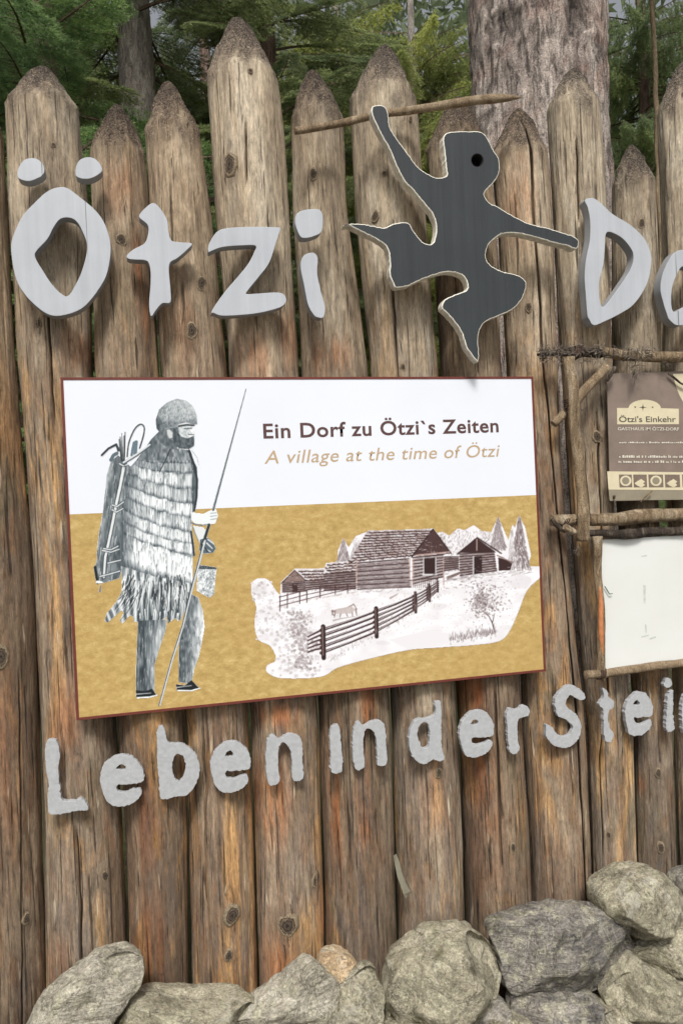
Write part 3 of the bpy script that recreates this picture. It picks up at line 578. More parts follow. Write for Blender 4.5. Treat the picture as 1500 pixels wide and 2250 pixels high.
poly_sheet('gold_print', [(xi0, 0, zi0), (xi1, 0, zi0), (xi1, 0, zr), (xi0, 0, zl)], M_GOLD, sign, YB-.0002, world=True)
def text(name, s, p0, p1, cap, mat, parent, y, off=0.0, shear=0.0, space=1.0, ylift=0):
    """lettering whose baseline runs p0->p1 (photo points) and capital height is cap photo px"""
    cu = bpy.data.curves.new('tmp', 'FONT'); cu.body = s; cu.size = 1; cu.offset = off; cu.shear = shear; cu.space_character = space; cu.resolution_u = 4
    t = bpy.data.objects.new('tmp', cu); COL.objects.link(t); dg = bpy.context.evaluated_depsgraph_get()
    me = bpy.data.meshes.new_from_object(t.evaluated_get(dg)); bpy.data.objects.remove(t); bpy.data.curves.remove(cu)
    co = np.zeros(len(me.vertices)*3, np.float32); me.vertices.foreach_get('co', co); co = co.reshape(-1, 3)
    a = P(*p0, y); b = P(*p1, y); w_ = co[:, 0].max()-co[:, 0].min(); sx = np.hypot(b[0]-a[0], b[2]-a[2])/w_
    ux = (b-a)/np.linalg.norm(b-a); sy = cap*PXM*1.02/.73
    X = (co[:, 0]-co[:, 0].min())*sx; Y = co[:, 1]*sy
    N = np.stack([a[0]+ux[0]*X, np.full(len(X), y), a[2]+ux[2]*X+Y], 1)-np.array(parent.location)
    me.vertices.foreach_set('co', N.astype(np.float32).ravel()); me.update(); me.materials.clear()
    return link(name, me, mat, parent)
M_TXT = mat_plain('dark_brown_print', lin(86, 62, 60), .5, .04, 20)
M_TXT2 = mat_plain('tan_print', lin(180, 156, 124), .5, .04, 20)
text('headline_lettering', 'Ein Dorf zu Ötzi`s Zeiten', (579,963), (1095,949), 34, M_TXT, sign, YB-.0006, off=.02, space=1.07)
text('subtitle_lettering', 'A village at the time of Ötzi', (581,1019), (1098,1003), 31, M_TXT2, sign, YB-.0006, off=.003, shear=.2, space=1.05)

# ---- the drawn pictures on the sign: drawn stroke by stroke into a colour field carried by a fine mesh
class Art:
    def __init__(s, x0, y0, x1, y1):
        s.x0, s.y0 = x0, y0; s.w, s.h = x1-x0+1, y1-y0+1
        s.c = np.ones((s.h, s.w, 3)); s.a = np.zeros((s.h, s.w))
        s.YY, s.XX = np.mgrid[0:s.h, 0:s.w]; s.XX = s.XX+x0; s.YY = s.YY+y0
    def bbox(s, p, m):
        p = np.asarray(p); a = max(0, int(p[:, 0].min()-m-s.x0)); b = min(s.w, int(p[:, 0].max()+m-s.x0)+2)
        c = max(0, int(p[:, 1].min()-m-s.y0)); d = min(s.h, int(p[:, 1].max()+m-s.y0)+2); return slice(c, d), slice(a, b)
    def mask(s, pts):
        p = np.asarray(pts, float); sl = s.bbox(p, 2); X = s.XX[sl].astype(float); Y = s.YY[sl].astype(float); m = np.zeros(X.shape)
        if X.size == 0: return sl, m
        for ox, oy in ((-.25, -.25), (.25, -.25), (-.25, .25), (.25, .25)):
            ins = np.zeros(X.shape, bool)
            for i in range(len(p)):
                (xa, ya), (xb, yb) = p[i], p[(i+1) % len(p)]
                if ya == yb: continue
                ys = Y+oy; c = (ya > ys) != (yb > ys); ins ^= c & (X+ox < (xb-xa)*(ys-ya)/(yb-ya)+xa)
            m += ins
        return sl, m/4
    def comp(s, sl, m, col, fill=True):
        col = np.asarray(col, float)
        s.c[sl] = s.c[sl]*(1-m[..., None])+(col if col.ndim == 1 else col)*m[..., None]
        if fill: s.a[sl] = np.maximum(s.a[sl], m)
    def poly(s, pts, col, op=1, fill=True):
        sl, m = s.mask(pts); s.comp(sl, m*op, col, fill)
    def shade(s, pts, fn, fill=True):
        """fn(X,Y) -> grey 0..1"""
        sl, m = s.mask(pts); g = np.clip(fn(s.XX[sl].astype(float), s.YY[sl].astype(float)), 0, 1)
        s.comp(sl, m, s.tone(g), fill)
    def stroke(s, pts, w0, w1, col, op=1, fill=False, clip=None):
        p = np.asarray(pts, float); sl = s.bbox(p, max(w0, w1)+1); X = s.XX[sl]; Y = s.YY[sl]
        if X.size == 0: return
        m = np.zeros(X.shape); n = len(p)-1
        for i in range(n):
            a, b = p[i], p[i+1]; d = b-a; L2 = d@d+1e-9
            t = np.clip(((X-a[0])*d[0]+(Y-a[1])*d[1])/L2, 0, 1); D = np.hypot(X-a[0]-t*d[0], Y-a[1]-t*d[1])
            w_ = (w0+(w1-w0)*(i+t)/n)/2; m = np.maximum(m, np.clip(w_-D+.5, 0, 1)*np.clip(w_*2, .25, 1))
        m = m*op
        if clip: m = m*(s.a[sl] > .5)
        s.comp(sl, m, col, fill)
    def mesh(s, name, y, parent, mat, step=1.25, thr=.45):
        nx = int((s.w-1)/step); ny = int((s.h-1)/step)
        gx = np.arange(nx+1)*step; gy = np.arange(ny+1)*step; GX, GY = np.meshgrid(gx, gy)
        def samp(A):
            x = np.clip(GX, 0, s.w-1.001); yv = np.clip(GY, 0, s.h-1.001); xi = x.astype(int); yi = yv.astype(int); fx = x-xi; fy = yv-yi
            if A.ndim == 3: fx = fx[..., None]; fy = fy[..., None]
            return A[yi, xi]*(1-fx)*(1-fy)+A[yi, xi+1]*fx*(1-fy)+A[yi+1, xi]*(1-fx)*fy+A[yi+1, xi+1]*fx*fy
        C = samp(s.c).reshape(-1, 3); A = samp(s.a); W = PV((GX+s.x0).ravel(), (GY+s.y0).ravel(), y)
        Fc = grid_faces(ny+1, nx+1, False)[:, ::-1]; keep = (A.ravel()[Fc].mean(1) > thr); Fc = Fc[keep]
        use, inv = np.unique(Fc, return_inverse=True); Fc = inv.reshape(-1, 4); W = W[use]; C = C[use]
        # stay clear of the rim
        me = mesh_np(name, W-np.array(parent.location), Fc, False)
        C = np.where(C <= .04045, C/12.92, ((C+.055)/1.055)**2.4)*.93
        ca = me.color_attributes.new('Col', 'FLOAT_COLOR', 'POINT'); ca.data.foreach_set('color', np.hstack([C, np.ones((len(C), 1))]).astype(np.float32).ravel())
        return link(name, me, mat, parent)
def n1(x, s): return noise3(np.stack([x.ravel(), x.ravel()*0+s, x.ravel()*0], 1), 77).reshape(x.shape)
def n2(x, y, s): return noise3(np.stack([x.ravel(), y.ravel(), x.ravel()*0+s], 1), 78).reshape(x.shape)
rg = random.Random(5)
def z6(p): return [(a/3.75+180, b/3.75+840) for a, b in p]
def z7(p): return [(a/3.75+180, b/3.75+1180) for a, b in p]
def z8(p): return [(a/2.239+540, b/2.239+1120) for a, b in p]

A = Art(195, 850, 552, 1556)
DK = np.array([56, 66, 72])/255; LT = np.array([236, 241, 243])/255
A.tone = lambda g: DK+(LT-DK)*g[..., None]
# pack on the back
pack = z6([(300,600),(240,650),(205,760),(192,900),(170,1100),(140,1250),(122,1425)])+z7([(128,170),(104,262),(120,372),(185,378),(312,338),(340,200)])+z6([(345,1250),(352,1000),(372,800),(410,700),(345,640)])
A.shade(pack, lambda X, Y: .42+.16*n2(X/9, Y/26, 1)+.14*n2(X/3, Y/9, 2)+.35*np.clip((232-(X+(Y-1100)*.12))/22, -.4, 1))
for k_ in range(90):
    y_ = rg.uniform(1010, 1300); x_ = 255-(y_-1000)*.12+rg.uniform(-32, 25); A.stroke([(x_, y_), (x_-rg.uniform(1, 4), y_+rg.uniform(10, 34))], 1.6, .8, DK*.7 if rg.random() < .6 else LT, .7, clip=True)
rod = z6([(345,700),(318,850),(285,1000),(250,1180),(215,1350)])+z7([(195,160),(182,330)])
A.stroke(rod, 10, 8, DK*.7, 1); A.stroke(rod, 6.5, 5, LT*.93, 1)
for c in (z6([(310,670),(345,690),(390,670)]), z6([(250,1010),(290,1025),(345,985)]), z6([(250,1050),(285,1070),(340,1040)]), z6([(180,1370),(240,1380),(300,1350)]), z7([(170,110),(240,125),(310,100)]), z7([(215,215),(320,190)]), z7([(150,325),(230,305),(315,280)])):
    A.stroke(c, 5, 4.5, DK, 1); A.stroke(c, 2.6, 2.2, LT*.95, 1)
A.stroke(z7([(110,250),(130,380)]), 7, 6, DK*.6, 1, True); A.stroke(z7([(128,370),(165,372)]), 6, 4, LT, 1, True)
A.stroke(z7([(158,400),(150,445)]), 4, 7, (.55, .5, .42), 1, True)
for dx, ty in ((0, 420), (18, 440), (-14, 450), (28, 410), (-24, 470)):
    A.stroke(z6([(330+dx, ty), (338+dx*.5, 650)]), 2.2, 2.4, DK*.9, 1, True)
A.stroke(z6([(165,600),(220,545),(285,512),(302,560)]), 5, 6, DK*.9, 1, True)
A.stroke(z6([(240,640),(262,600),(290,585)]), 8, 8, DK*1.6, 1, True)
lp = crom(z6([(372,610),(385,500),(430,390),(480,345),(512,370),(505,440),(475,540)]), 5, False)
A.stroke(lp, 5.5, 5, LT*.95, 1, True); A.stroke(lp+np.array([.8, .3]), 3, 3.4, DK, 1, True)
A.stroke(z6([(410,600),(430,500),(450,490),(440,590)]), 6, 8, DK*1.8, 1, True)
# neck and shoulders, cape
cape = z6([(640,400),(570,470),(510,560),(450,640),(398,700),(372,770),(350,850),(352,950),(345,1050),(330,1200),(322,1420)])+z7([(322,240),(600,330),(915,390)])+z6([(915,1425),(900,1250),(905,1080),(935,1060),(955,950),(958,850),(950,700),(915,630),(885,560),(760,540),(720,440)])
LN = [(985,1000),(1000,1018),(1014,1040),(1036,1075),(1062,1107),(1090,1137),(1118,1170),(1145,1196),(1172,1224),(1243,1284)]
def capef(X, Y):
    u = (X-272)/(424-272); uu = np.clip(u, -.1, 1.1)
    v = np.zeros(X.shape); prev = None; fr = np.ones(X.shape)*.5
    for k_ in range(len(LN)-1):
        wob = 3*n1(X/13, k_); ya = LN[k_][0]+(LN[k_][1]-LN[k_][0])*uu**.8+6*np.sin(uu*3)*(k_ < 8); yb = LN[k_+1][0]+(LN[k_+1][1]-LN[k_+1][0])*uu**.8+6*np.sin(uu*3)*(k_ < 7)
        ins = (Y+wob >= ya) & (Y+wob < yb); fr = np.where(ins, (Y+wob-ya)/(yb-ya+1e-6), fr); v = np.where(ins, k_, v)
    lightrow = np.array([.42, .55, .82, .72, .92, .76, .95, .9, 1.08, .95])[v.astype(int)]
    g = lightrow*(1-.75*np.clip((fr-.72)/.28, 0, 1)**1.2)*(.72+.28*np.clip(fr/.15, 0, 1))
    st = n2(X/1.6, Y/24+v*7, 3)*.30+n2(X/4.5, Y/40+v*3, 4)*.18
    edge = np.clip((X-(283-(Y-1000)*.045))/34, 0, 1); g = (g+st)*(.35+.65*edge)
    g = np.where(Y < 1012, .28+.22*n2(X/4, Y/9, 8)+.12*np.clip((X-330)/60, 0, 1), g)
    return np.where(X > 420+np.clip((Y-960)/200, 0, 1)*3, g*.25, g)
A.shade(cape, capef)
for k_ in range(700):
    x_ = rg.uniform(270, 424); y_ = rg.uniform(985, 1275); dk = rg.random() < .62
    A.stroke([(x_, y_), (x_+rg.uniform(-2, 2), y_+rg.uniform(6, 17))], 1.3, .5, DK*.8 if dk else LT, .6, clip=True)
A.stroke(z6([(745,510),(700,620),(640,740)]), 3, 2, DK*.7, .9)
A.stroke(z6([(885,565),(925,680),(950,800),(945,950),(925,1060)]), 6, 4, DK*.8, 1, True)
A.stroke(z6([(905,560),(950,620),(965,690)]), 2, 1.5, DK*2, .8, True)
A.stroke(z6([(900,1230),(915,1330),(925,1425)]), 5, 5, DK*.8, 1, True)
A.stroke(z6([(345,665),(450,600),(560,520)]), 7, 6, DK*1.3, 1, True); A.stroke(z6([(345,660),(450,594),(560,514)]), 4, 3.5, LT*.9, 1, True)
# skirt fringe
skirt = z7([(322,240),(332,400),(325,460),(280,540),(205,630),(188,690),(215,705),(255,668),(330,600),(345,620),(312,690),(335,712),(400,640),(425,660),(425,700),(455,695),(500,720),(540,700),(600,690),(660,680),(700,660),(712,712),(735,690),(770,670),(810,690),(850,600),(905,470),(915,385),(600,325)])
def skf(X, Y):
    sx = X-(330-X)*((Y-1245)/110)**2*.35*(X < 330); ph = sx/3.1+3*n2(X/30, Y/34, 6)+ (Y-1260)*.03
    return .55+.34*np.sin(ph)+.25*n2(sx/1.7, Y/30, 5)-.28*np.clip((Y-1300)/60, 0, 1)*(X > 300)
A.shade(skirt, skf)
for k_ in range(170):
    x_ = rg.uniform(270, 415); y_ = rg.uniform(1262, 1320); lean = max(0, (330-x_)/60)*26; L_2 = rg.uniform(22, 48)
    A.stroke(crom([(x_, y_), (x_+rg.uniform(-3, 3)-lean*.3, y_+L_2*.5), (x_-lean+rg.uniform(-4, 4), y_+L_2)], 4, False), 2.2, .7, LT if rg.random() < .5 else DK*.6, .85, clip=True)
for k_ in range(26):
    x_ = rg.uniform(300, 395); A.stroke([(x_, 1345+rg.uniform(-6, 4)), (x_+rg.uniform(-4, 2), 1360+rg.uniform(0, 10))], 2.4, .8, LT if k_ % 2 else DK, 1, True)
# legs
legA = z7([(462,690),(455,850),(450,1000),(445,1285),(600,1300),(600,1050),(645,900),(690,770),(700,680)])
legB = z7([(860,580),(820,760),(800,900),(795,1195),(905,1210),(925,1090),(965,980),(990,860),(1012,740),(995,600),(960,500),(905,470)])
A.shade(legA, lambda X, Y: .2+.45*np.clip((X-318)/30, 0, 1)+.25*n2(X/2.2, Y/22, 7)+.12*n2(X/8, Y/18, 9)-.35*np.clip((1385-Y)/40, 0, 1)-.3*(np.abs(X-317) < 2))
A.shade(legB, lambda X, Y: .10+.75*np.clip((X-(404+ (1360-Y)*.06))/40, 0, 1)+.2*n2(X/2.2, Y/18, 10)+.14*n2(X/6, Y/9, 11)-.3*np.clip((1350-Y)/50, 0, 1))
for k_ in range(240):
    a = rg.random() < .5; x_ = rg.uniform(300, 360) if a else rg.uniform(392, 448); y_ = rg.uniform(1350, 1500)
    A.stroke([(x_, y_), (x_+rg.uniform(-3, 3), y_+rg.uniform(5, 14))], 1.2, .5, DK*.7 if rg.random() < .6 else LT, .55, clip=True)
for sh in (z7([(445,1262),(520,1270),(580,1250),(622,1308),(560,1322),(450,1328)]), z7([(772,1212),(850,1222),(905,1178),(975,1250),(900,1270),(785,1268)])):
    A.poly(sh, DK*.55); q = np.array(sh); A.stroke([tuple(q[-1]-(-2, 1)), tuple(q[-2]-(0, 1)), tuple(q[-3]-(0, 1.5))], 3.2, 2.4, LT, 1, True); A.stroke([(q[0]+q[-1])/2, (q[2]+q[-2])/2], 1.6, 1.6, LT*.9, .9)
# bag
bag = z7([(965,228),(1112,250),(1105,300),(1088,470),(1050,500),(1000,475),(945,440),(955,300)])
A.shade(bag, lambda X, Y: .80+.3*n2(X/2.5, Y/2.5, 12)-.2*n2(X/7, Y/7, 13)-.6*(Y < 1251))
for k_ in range(60): x_ = rg.uniform(438, 470); y_ = rg.uniform(1258, 1305); A.stroke([(x_, y_), (x_+rg.uniform(-3, 3), y_+rg.uniform(2, 7))], 1.4, .8, DK*1.2 if k_ % 2 else LT, .7, k_ % 2 == 0)
# arms
arm = z6([(900,1070),(1000,1085),(1050,1060),(1105,1045),(1122,1100),(1100,1162),(1030,1175),(930,1160),(900,1130)])
A.poly(arm, LT*.97); A.stroke(z6([(900,1158),(980,1180),(1040,1170)]), 2.5, 1.5, DK*1.1, 1, True)
for yy in (1080, 1105, 1130): A.stroke(z6([(1060, yy), (1112, yy-6)]), 1.4, 1.2, DK*1.6, .8)
arm2 = z6([(910,1180),(1000,1195),(1035,1240),(1030,1290),(990,1345),(955,1300),(925,1230)])
A.poly(arm2, LT*.93); A.stroke(z6([(910,1180),(935,1250),(962,1310)]), 2, 1.5, DK, .9)
hand = z7([(975,20),(1045,5),(1085,50),(1105,95),(1080,130),(1010,135),(965,110)])
A.poly(hand, DK*1.5); 
for q in ([(1030,50),(1075,95)], [(1000,90),(1060,120)], [(1040,20),(1090,60)]): A.stroke(z7(q), 3, 2, LT, .9)
A.stroke(z7([(985,60),(1040,120)]), 3, 2.5, DK*.5, 1)
# head
face = z6([(690,395),(760,350),(915,335),(918,385),(938,428),(922,442),(928,480),(905,545),(800,530),(735,490),(700,450)])
A.shade(face, lambda X, Y: .78+.16*n2(X/3, Y/4, 30)-.35*np.clip((398-X)/16, 0, 1)+.12*np.clip((X-415)/8, 0, 1)); A.shade(z6([(700,450),(740,470),(760,370),(700,385),(640,400),(600,450),(700,540),(790,560),(780,500)]), lambda X, Y: .22+.15*n2(X/3, Y/8, 15))
A.poly(z6([(700,392),(725,388),(748,415),(745,458),(720,462),(704,430)]), LT*.85)
A.shade(z6([(752,380),(790,368),(800,420),(820,448),(870,462),(925,440),(930,480),(925,525),(880,552),(800,545),(750,500)]), lambda X, Y: .14+.16*n2(X/2.5, Y/5, 14))
A.stroke(z6([(800,362),(860,350),(925,356)]), 4, 3.4, DK*.6, .9, True); A.stroke(z6([(845,382),(905,378)]), 2.6, 2, DK*.7, .8)
A.stroke(z6([(880,430),(925,432)]), 2, 1.5, DK*.8, .8); A.stroke(z6([(852,402),(858,440)]), 2, 1.2, DK*2, .5)
cap = z6([(640,412),(615,380),(608,310),(635,225),(700,165),(780,133),(860,148),(922,200),(950,280),(952,345),(925,350),(860,330),(770,352),(700,385)])
A.shade(cap, lambda X, Y: .60+.13*n2(X/2, Y/3, 16)+.1*n2(X/6, Y/6, 17)-.4*np.clip((366-X)/28, 0, 1)-.22*np.clip((Y-918)/12, 0, 1)+.12*np.clip((X-395)/20, 0, 1)*(Y < 910))
for k_ in range(200): x_ = rg.uniform(345, 430); y_ = rg.uniform(878, 930); A.stroke([(x_, y_), (x_+rg.uniform(-1, 1), y_+rg.uniform(2, 6))], 1.2, .6, DK if rg.random() < .55 else LT, .45, clip=True)
# spear
A.stroke(z6([(1352,55),(1215,560),(1082,1050)]), 1.8, 5.2, DK*1.1, 1, True); A.stroke(z6([(1350,60),(1080,1048)]), .5, 1.3, LT, .6)
A.stroke(z6([(1048,1175),(1000,1330)]), 6.5, 6, DK*.8, 1, True)
sps = z6([(1000,1330)])+z7([(1012,30),(960,230),(905,430),(830,740),(740,1020),(640,1385)])
A.stroke(sps, 7.2, 4.6, DK*.75, 1, True); A.stroke(np.array(sps)+(.9, 0), 4.2, 2.6, LT*.88, 1, True)
M_ART = mat_vcol('drawn_print', .38)
A.mesh('printed_man_drawing', YB-.0009, sign, M_ART)

V = Art(543, 1128, 1192, 1496)
SD = np.array([66, 46, 46])/255; SL = np.array([240, 240, 244])/255; SM = np.array([150, 128, 122])/255
V.tone = lambda g: SD+(SL-SD)*g[..., None]
blob = crom(z8([(25,360),(60,338),(110,345),(150,400),(170,420)]), 4, False).tolist()+z8([(172,355),(240,290),(380,288),(450,252),(452,200),(480,140),(505,185),(540,130),(585,112),(620,100),(760,105),(915,92),(935,115),(965,108),(1000,128),(1040,92),(1075,100),(1120,75),(1160,105),(1205,110),(1240,35),(1268,100),(1290,150),(1310,70),(1322,90),(1340,28),(1372,85),(1402,225),(1382,280),(1446,278),(1446,330)])+crom(z8([(1440,340),(1380,400),(1340,500),(1300,590),(1250,645),(1130,665),(950,678),(800,690),(600,735),(450,778),(370,822),(180,830),(105,800),(105,765),(150,738),(120,670),(62,640),(42,560),(52,480),(28,420)]), 3, False).tolist()
V.shade(blob, lambda X, Y: .97+.05*n2(X/20, Y/12, 1)-.05*(n2(X/60, Y/14, 2) > .5))
V.stroke(blob+[blob[0]], 1.2, 1.2, SM, .45)
V.shade(z8([(700,640),(900,590),(1050,620),(960,670),(800,685)]), lambda X, Y: .93+0*X)
def z8s(x, y, r, tone, op=.7): V.poly([(x/2.239+540+r*math.cos(a)*rg.uniform(.7, 1.2), y/2.239+1120+r*math.sin(a)*rg.uniform(.6, 1.1)) for a in np.linspace(0, 6.28, 9)[:-1]], tone, op)
# dotted foliage on the left
for k_ in range(330):
    t = rg.random(); y_ = 350+t*470; x0_, x1_ = (35, 140) if y_ < 450 else ((50, 280) if y_ < 640 else ((130, 360) if y_ < 760 else (120, 370)))
    x_ = rg.uniform(x0_, x1_); g = rg.choice([.62, .72, .8, .86]); z8s(x_, y_, rg.uniform(1.5, 5), SD+(SL-SD)*g, .55)
for k_ in range(420):
    y_ = rg.uniform(500, 790); x_ = rg.gauss(265+(y_-540)*.1, 34); z8s(x_, y_, rg.uniform(1, 4), SD+(SL-SD)*rg.uniform(.3, .72), .5)
# conifers
def fir(cx, top, bot, hw, d):
    for k_ in range(int(hw*12)):
        t = rg.random()**.7; y_ = top+(bot-top)*t; x_ = cx+rg.uniform(-1, 1)*hw*(t*.9+.08)
        V.stroke(z8([(x_, y_), (x_+(x_-cx)*.2, y_+rg.uniform(8, 20))]), 2.4, .8, SD+(SL-SD)*(d+rg.uniform(-.2, .3)), .75, True)
fir(480, 140, 250, 32, .5); fir(545, 135, 230, 32, .75); fir(1240, 38, 190, 40, .45); fir(1345, 32, 285, 50, .35); fir(1308, 75, 280, 22, .7)
for k_ in range(800):
    x_ = rg.uniform(940, 1220); y_ = rg.uniform(100, 220); V.stroke(z8([(x_, y_), (x_+rg.uniform(-6, 6), y_+rg.uniform(3, 12))]), 1.8, .8, SD+(SL-SD)*rg.uniform(.3, 1), .5, clip=True)
def wall(pts, lines, base=.62):
    base *= .74
    """log wall: quad tl,tr,br,bl in zoom units"""
    q = np.array(z8(pts)); V.shade(q, lambda X, Y: base+.12*n2(X/14, Y/2, 20)); tl, tr, br, bl = q
    for k_ in range(lines+1):
        t = k_/lines; a = tl+(bl-tl)*t; b = tr+(br-tr)*t; V.stroke([a, (a+b)/2+(0, rg.uniform(-.4, .4)), b], 2.6, 2.6, SD*.9, .9)
        a = a+(bl-tl)/lines*.66; b = b+(br-tr)/lines*.66
        if k_ < lines: V.stroke([a, b], 1.4, 1.2, SM*.95, .7)
        for j_ in range(10): u = rg.random(); c = a+(b-a)*u; V.stroke([c, c+(b-a)*.06], 1.1, .6, SD, .5)
# small house left
wall([(180,358),(295,350),(295,400),(180,405)], 5, .75); V.poly(z8([(180,358),(240,300),(298,350)]), SM*.9); V.poly(z8([(228,362),(255,360),(255,405),(228,408)]), SD)
V.stroke(z8([(175,362),(240,298),(300,352)]), 2.4, 2.4, SD, .9, True); wall([(298,350),(385,345),(385,385),(298,395)], 4, .8)
def roof(pts, n, row=8, light=.8):
    V.shade(z8(pts), lambda X, Y: light+.1*n2(X/6, Y/4, 22)); q = np.array(z8(pts)); tl, tr, br, bl = q
    for r_ in range(row):
        for c_ in range(n):
            t = (r_+.6)/row; u = (c_+rg.random())/n; a = (tl+(tr-tl)*u)*(1-t)+(bl+(br-bl)*u)*t
            V.stroke([a+(-2, 1), a+(rg.uniform(4, 8), 2.6+rg.uniform(-1, 1)), a+(rg.uniform(11, 15), rg.uniform(-1.5, 1))], 3.2, 1.6, SD*rg.uniform(.8, 1.3), .95, clip=True)
            V.stroke([a+(0, -1.6), a+(10, -1.8)], 3.0, 1.6, SM+(SL-SM)*rg.uniform(.2, .9), .85, clip=True)
roof([(245,292),(380,292),(385,345),(298,350)], 6, 4, .9); roof([(395,262),(535,250),(540,302),(380,318)], 7, 4, .88)
wall([(382,318),(540,304),(540,388),(385,398)], 7, .6)
# big hut
roof([(600,102),(912,95),(818,225),(505,255)], 15, 11, .52)
wall([(545,262),(800,240),(808,380),(548,392)], 6, .68)
V.poly(z8([(820,222),(918,98),(1002,208)]), SD*1.05+.03)
for k_ in range(40): x_ = rg.uniform(850, 980); y_ = rg.uniform(130, 208); V.stroke(z8([(x_, y_), (x_+rg.uniform(-4, 4), y_+14)]), 1.2, .8, SM if k_ % 2 else SD*.7, .6)
V.stroke(z8([(815,232),(920,95),(1008,215)]), 3.4, 3, SD*.8, 1, True); V.stroke(z8([(835,225),(1000,208)]), 3, 3, SM*1.2, 1); V.stroke(z8([(835,232),(1000,215)]), 1.6, 1.6, SD, 1)
wall([(820,235),(970,222),(970,330),(822,365)], 8, .9); V.poly(z8([(875,240),(930,235),(930,318),(878,322)]), SD*.8)
for x_ in (873, 933): V.stroke(z8([(x_,236),(x_,322)]), 2.2, 2.2, SL*.85, 1)
V.stroke(z8([(870,320),(938,318)]), 3, 3, SL*.9, 1)
for x_ in (545, 805, 822, 972): V.stroke(z8([(x_,240),(x_,370)]), 3, 3, SM*1.2, .8)
wall([(975,232),(1045,232),(1045,290),(975,300)], 6, .6)
V.poly(z8([(1045,212),(1135,140),(1230,210)]), SD*.9); V.stroke(z8([(1040,218),(1137,138),(1255,215)]), 3.2, 3, SD*.9, 1, True); V.stroke(z8([(1135,145),(1135,200)]), 2, 2, SM*1.3, 1)
wall([(1050,218),(1220,208),(1232,300),(1052,325)], 8, .72); V.poly(z8([(1118,232),(1160,228),(1160,312),(1118,318)]), SD*.75); V.stroke(z8([(1118,230),(1118,322)]), 3, 3, SL*.8, 1)
V.poly(z8([(1240,235),(1310,255),(1300,298),(1242,300)]), SD*.9); V.stroke(z8([(1235,225),(1315,262)]), 3, 2, SM, 1)
V.poly(z8([(985,330),(1050,305),(1050,318),(990,345)]), SM*.8)
for k_ in range(900):
    x_ = rg.uniform(180, 1310); y_ = rg.uniform(100, 400); sh_ = (x_ < 540 and y_ > 300) or (545 < x_ < 1310 and 230 < y_ < 390) or (600 < x_ < 1000 and y_ > 110)
    if sh_: V.stroke(z8([(x_, y_), (x_+rg.uniform(5, 22), y_+rg.uniform(-3, 2))]), rg.uniform(1, 2), .6, SD if rg.random() < .6 else SL*.92, .5, clip=True)
for k_ in range(420):
    x_ = rg.uniform(300, 1380); y_ = rg.uniform(395, 640)-(x_-300)*.06; V.stroke(z8([(x_, y_), (x_+rg.uniform(-5, 9), y_-rg.uniform(2, 7))]), 1.2, .5, SM, .45, clip=True)
# small fence back
for k_ in range(3): o_ = k_*22; V.stroke(z8([(165,430+o_),(300,395+o_),(420,375+o_*.8),(545,365+o_*.4)]), 2, 1.6, SD*1.2, .9)
for x_, y_ in ((168,425),(205,415),(265,400),(300,398),(365,380),(440,372),(500,370)): V.stroke(z8([(x_, y_), (x_, y_+72*(1-(x_-168)/700))]), 2.6, 2, SD, .9)
for k_ in range(40): x_ = rg.uniform(170, 540); V.stroke(z8([(x_, 470-(x_-170)*.17), (x_+12, 462-(x_-170)*.17)]), 1, .6, SM, .6)
# gate railing
for x_ in range(800, 935, 10): V.stroke(z8([(x_, 345), (x_+2, 385)]), 1.1, 1.1, SD*1.2, .8)
V.stroke(z8([(800,348),(930,335)]), 1.8, 1.8, SD, .9)
# goat
for c in ([(430,500),(500,482),(530,465),(545,490)], [(440,500),(435,530)], [(470,495),(462,530)], [(485,488),(500,525)], [(520,485),(525,525)], [(540,490),(545,520)]): V.stroke(z8(c), 4.5, 2, SM*.92, .8)
V.poly(z8([(440,490),(520,475),(540,492),(515,510),(445,512)]), SM+(SL-SM)*.5, .9); V.stroke(z8([(425,495),(425,515),(435,520)]), 3, 2, SD*1.3, .8); V.stroke(z8([(430,545),(470,535),(540,525)]), 3, 1, SD+(SL-SD)*.4, .6)
V.stroke(z8([(710,435),(745,415)]), 4, 2, SM, .7); V.stroke(z8([(705,385),(745,380)]), 3, 2, SM, .7)
# big rail fence
posts = [(380,585,725),(640,495,620),(832,418,500),(900,378,445),(940,350,400)]
rails = 5
for a, b in zip(posts[:-1], posts[1:]):
    for r_ in range(rails):
        t = (r_+.1)/rails; ya = a[1]+(a[2]-a[1])*t; yb = b[1]+(b[2]-b[1])*t; th_ = max(1.6, 5.2*(a[2]-a[1])/140)
        for dx in (0, 1):
            V.stroke(z8([(a[0]-12, ya+4+dx*6), ((a[0]+b[0])/2, (ya+yb)/2+dx*3+rg.uniform(2, 6)), (b[0]+8, yb+dx*3)]), th_*(1-.45*dx), th_*.7*(1-.45*dx), SD*(1.05 if not dx else .85), .95)
        V.stroke(z8([(a[0], ya+1), ((a[0]+b[0])/2, (ya+yb)/2+1), (b[0], yb-3)]), th_*.4, th_*.25, SL*.85, .8)
for r_ in range(5): t = r_/5; V.stroke(z8([(305, 625+t*95), (340, 608+t*100), (385, 585+t*120)]), 3.2, 4.4, SD*1.05, .95)
for x_, y0_, y1_ in posts:
    w_ = 9*(y1_-y0_)/140+1; V.stroke(z8([(x_, y0_-10), (x_+3, y1_+4)]), w_, w_, SD*.75, 1); V.stroke(z8([(x_-3, y0_-8), (x_, y1_-10)]), w_*.25, w_*.25, SM, .8)
for k_ in range(260):
    t = rg.random(); x_ = 400+t*560; y_ = 745-t*330+rg.gauss(0, 12); V.stroke(z8([(x_, y_), (x_+rg.uniform(-6, 6), y_-rg.uniform(6, 16))]), 1.1, .5, SD+(SL-SD)*rg.uniform(.2, .7), .6)
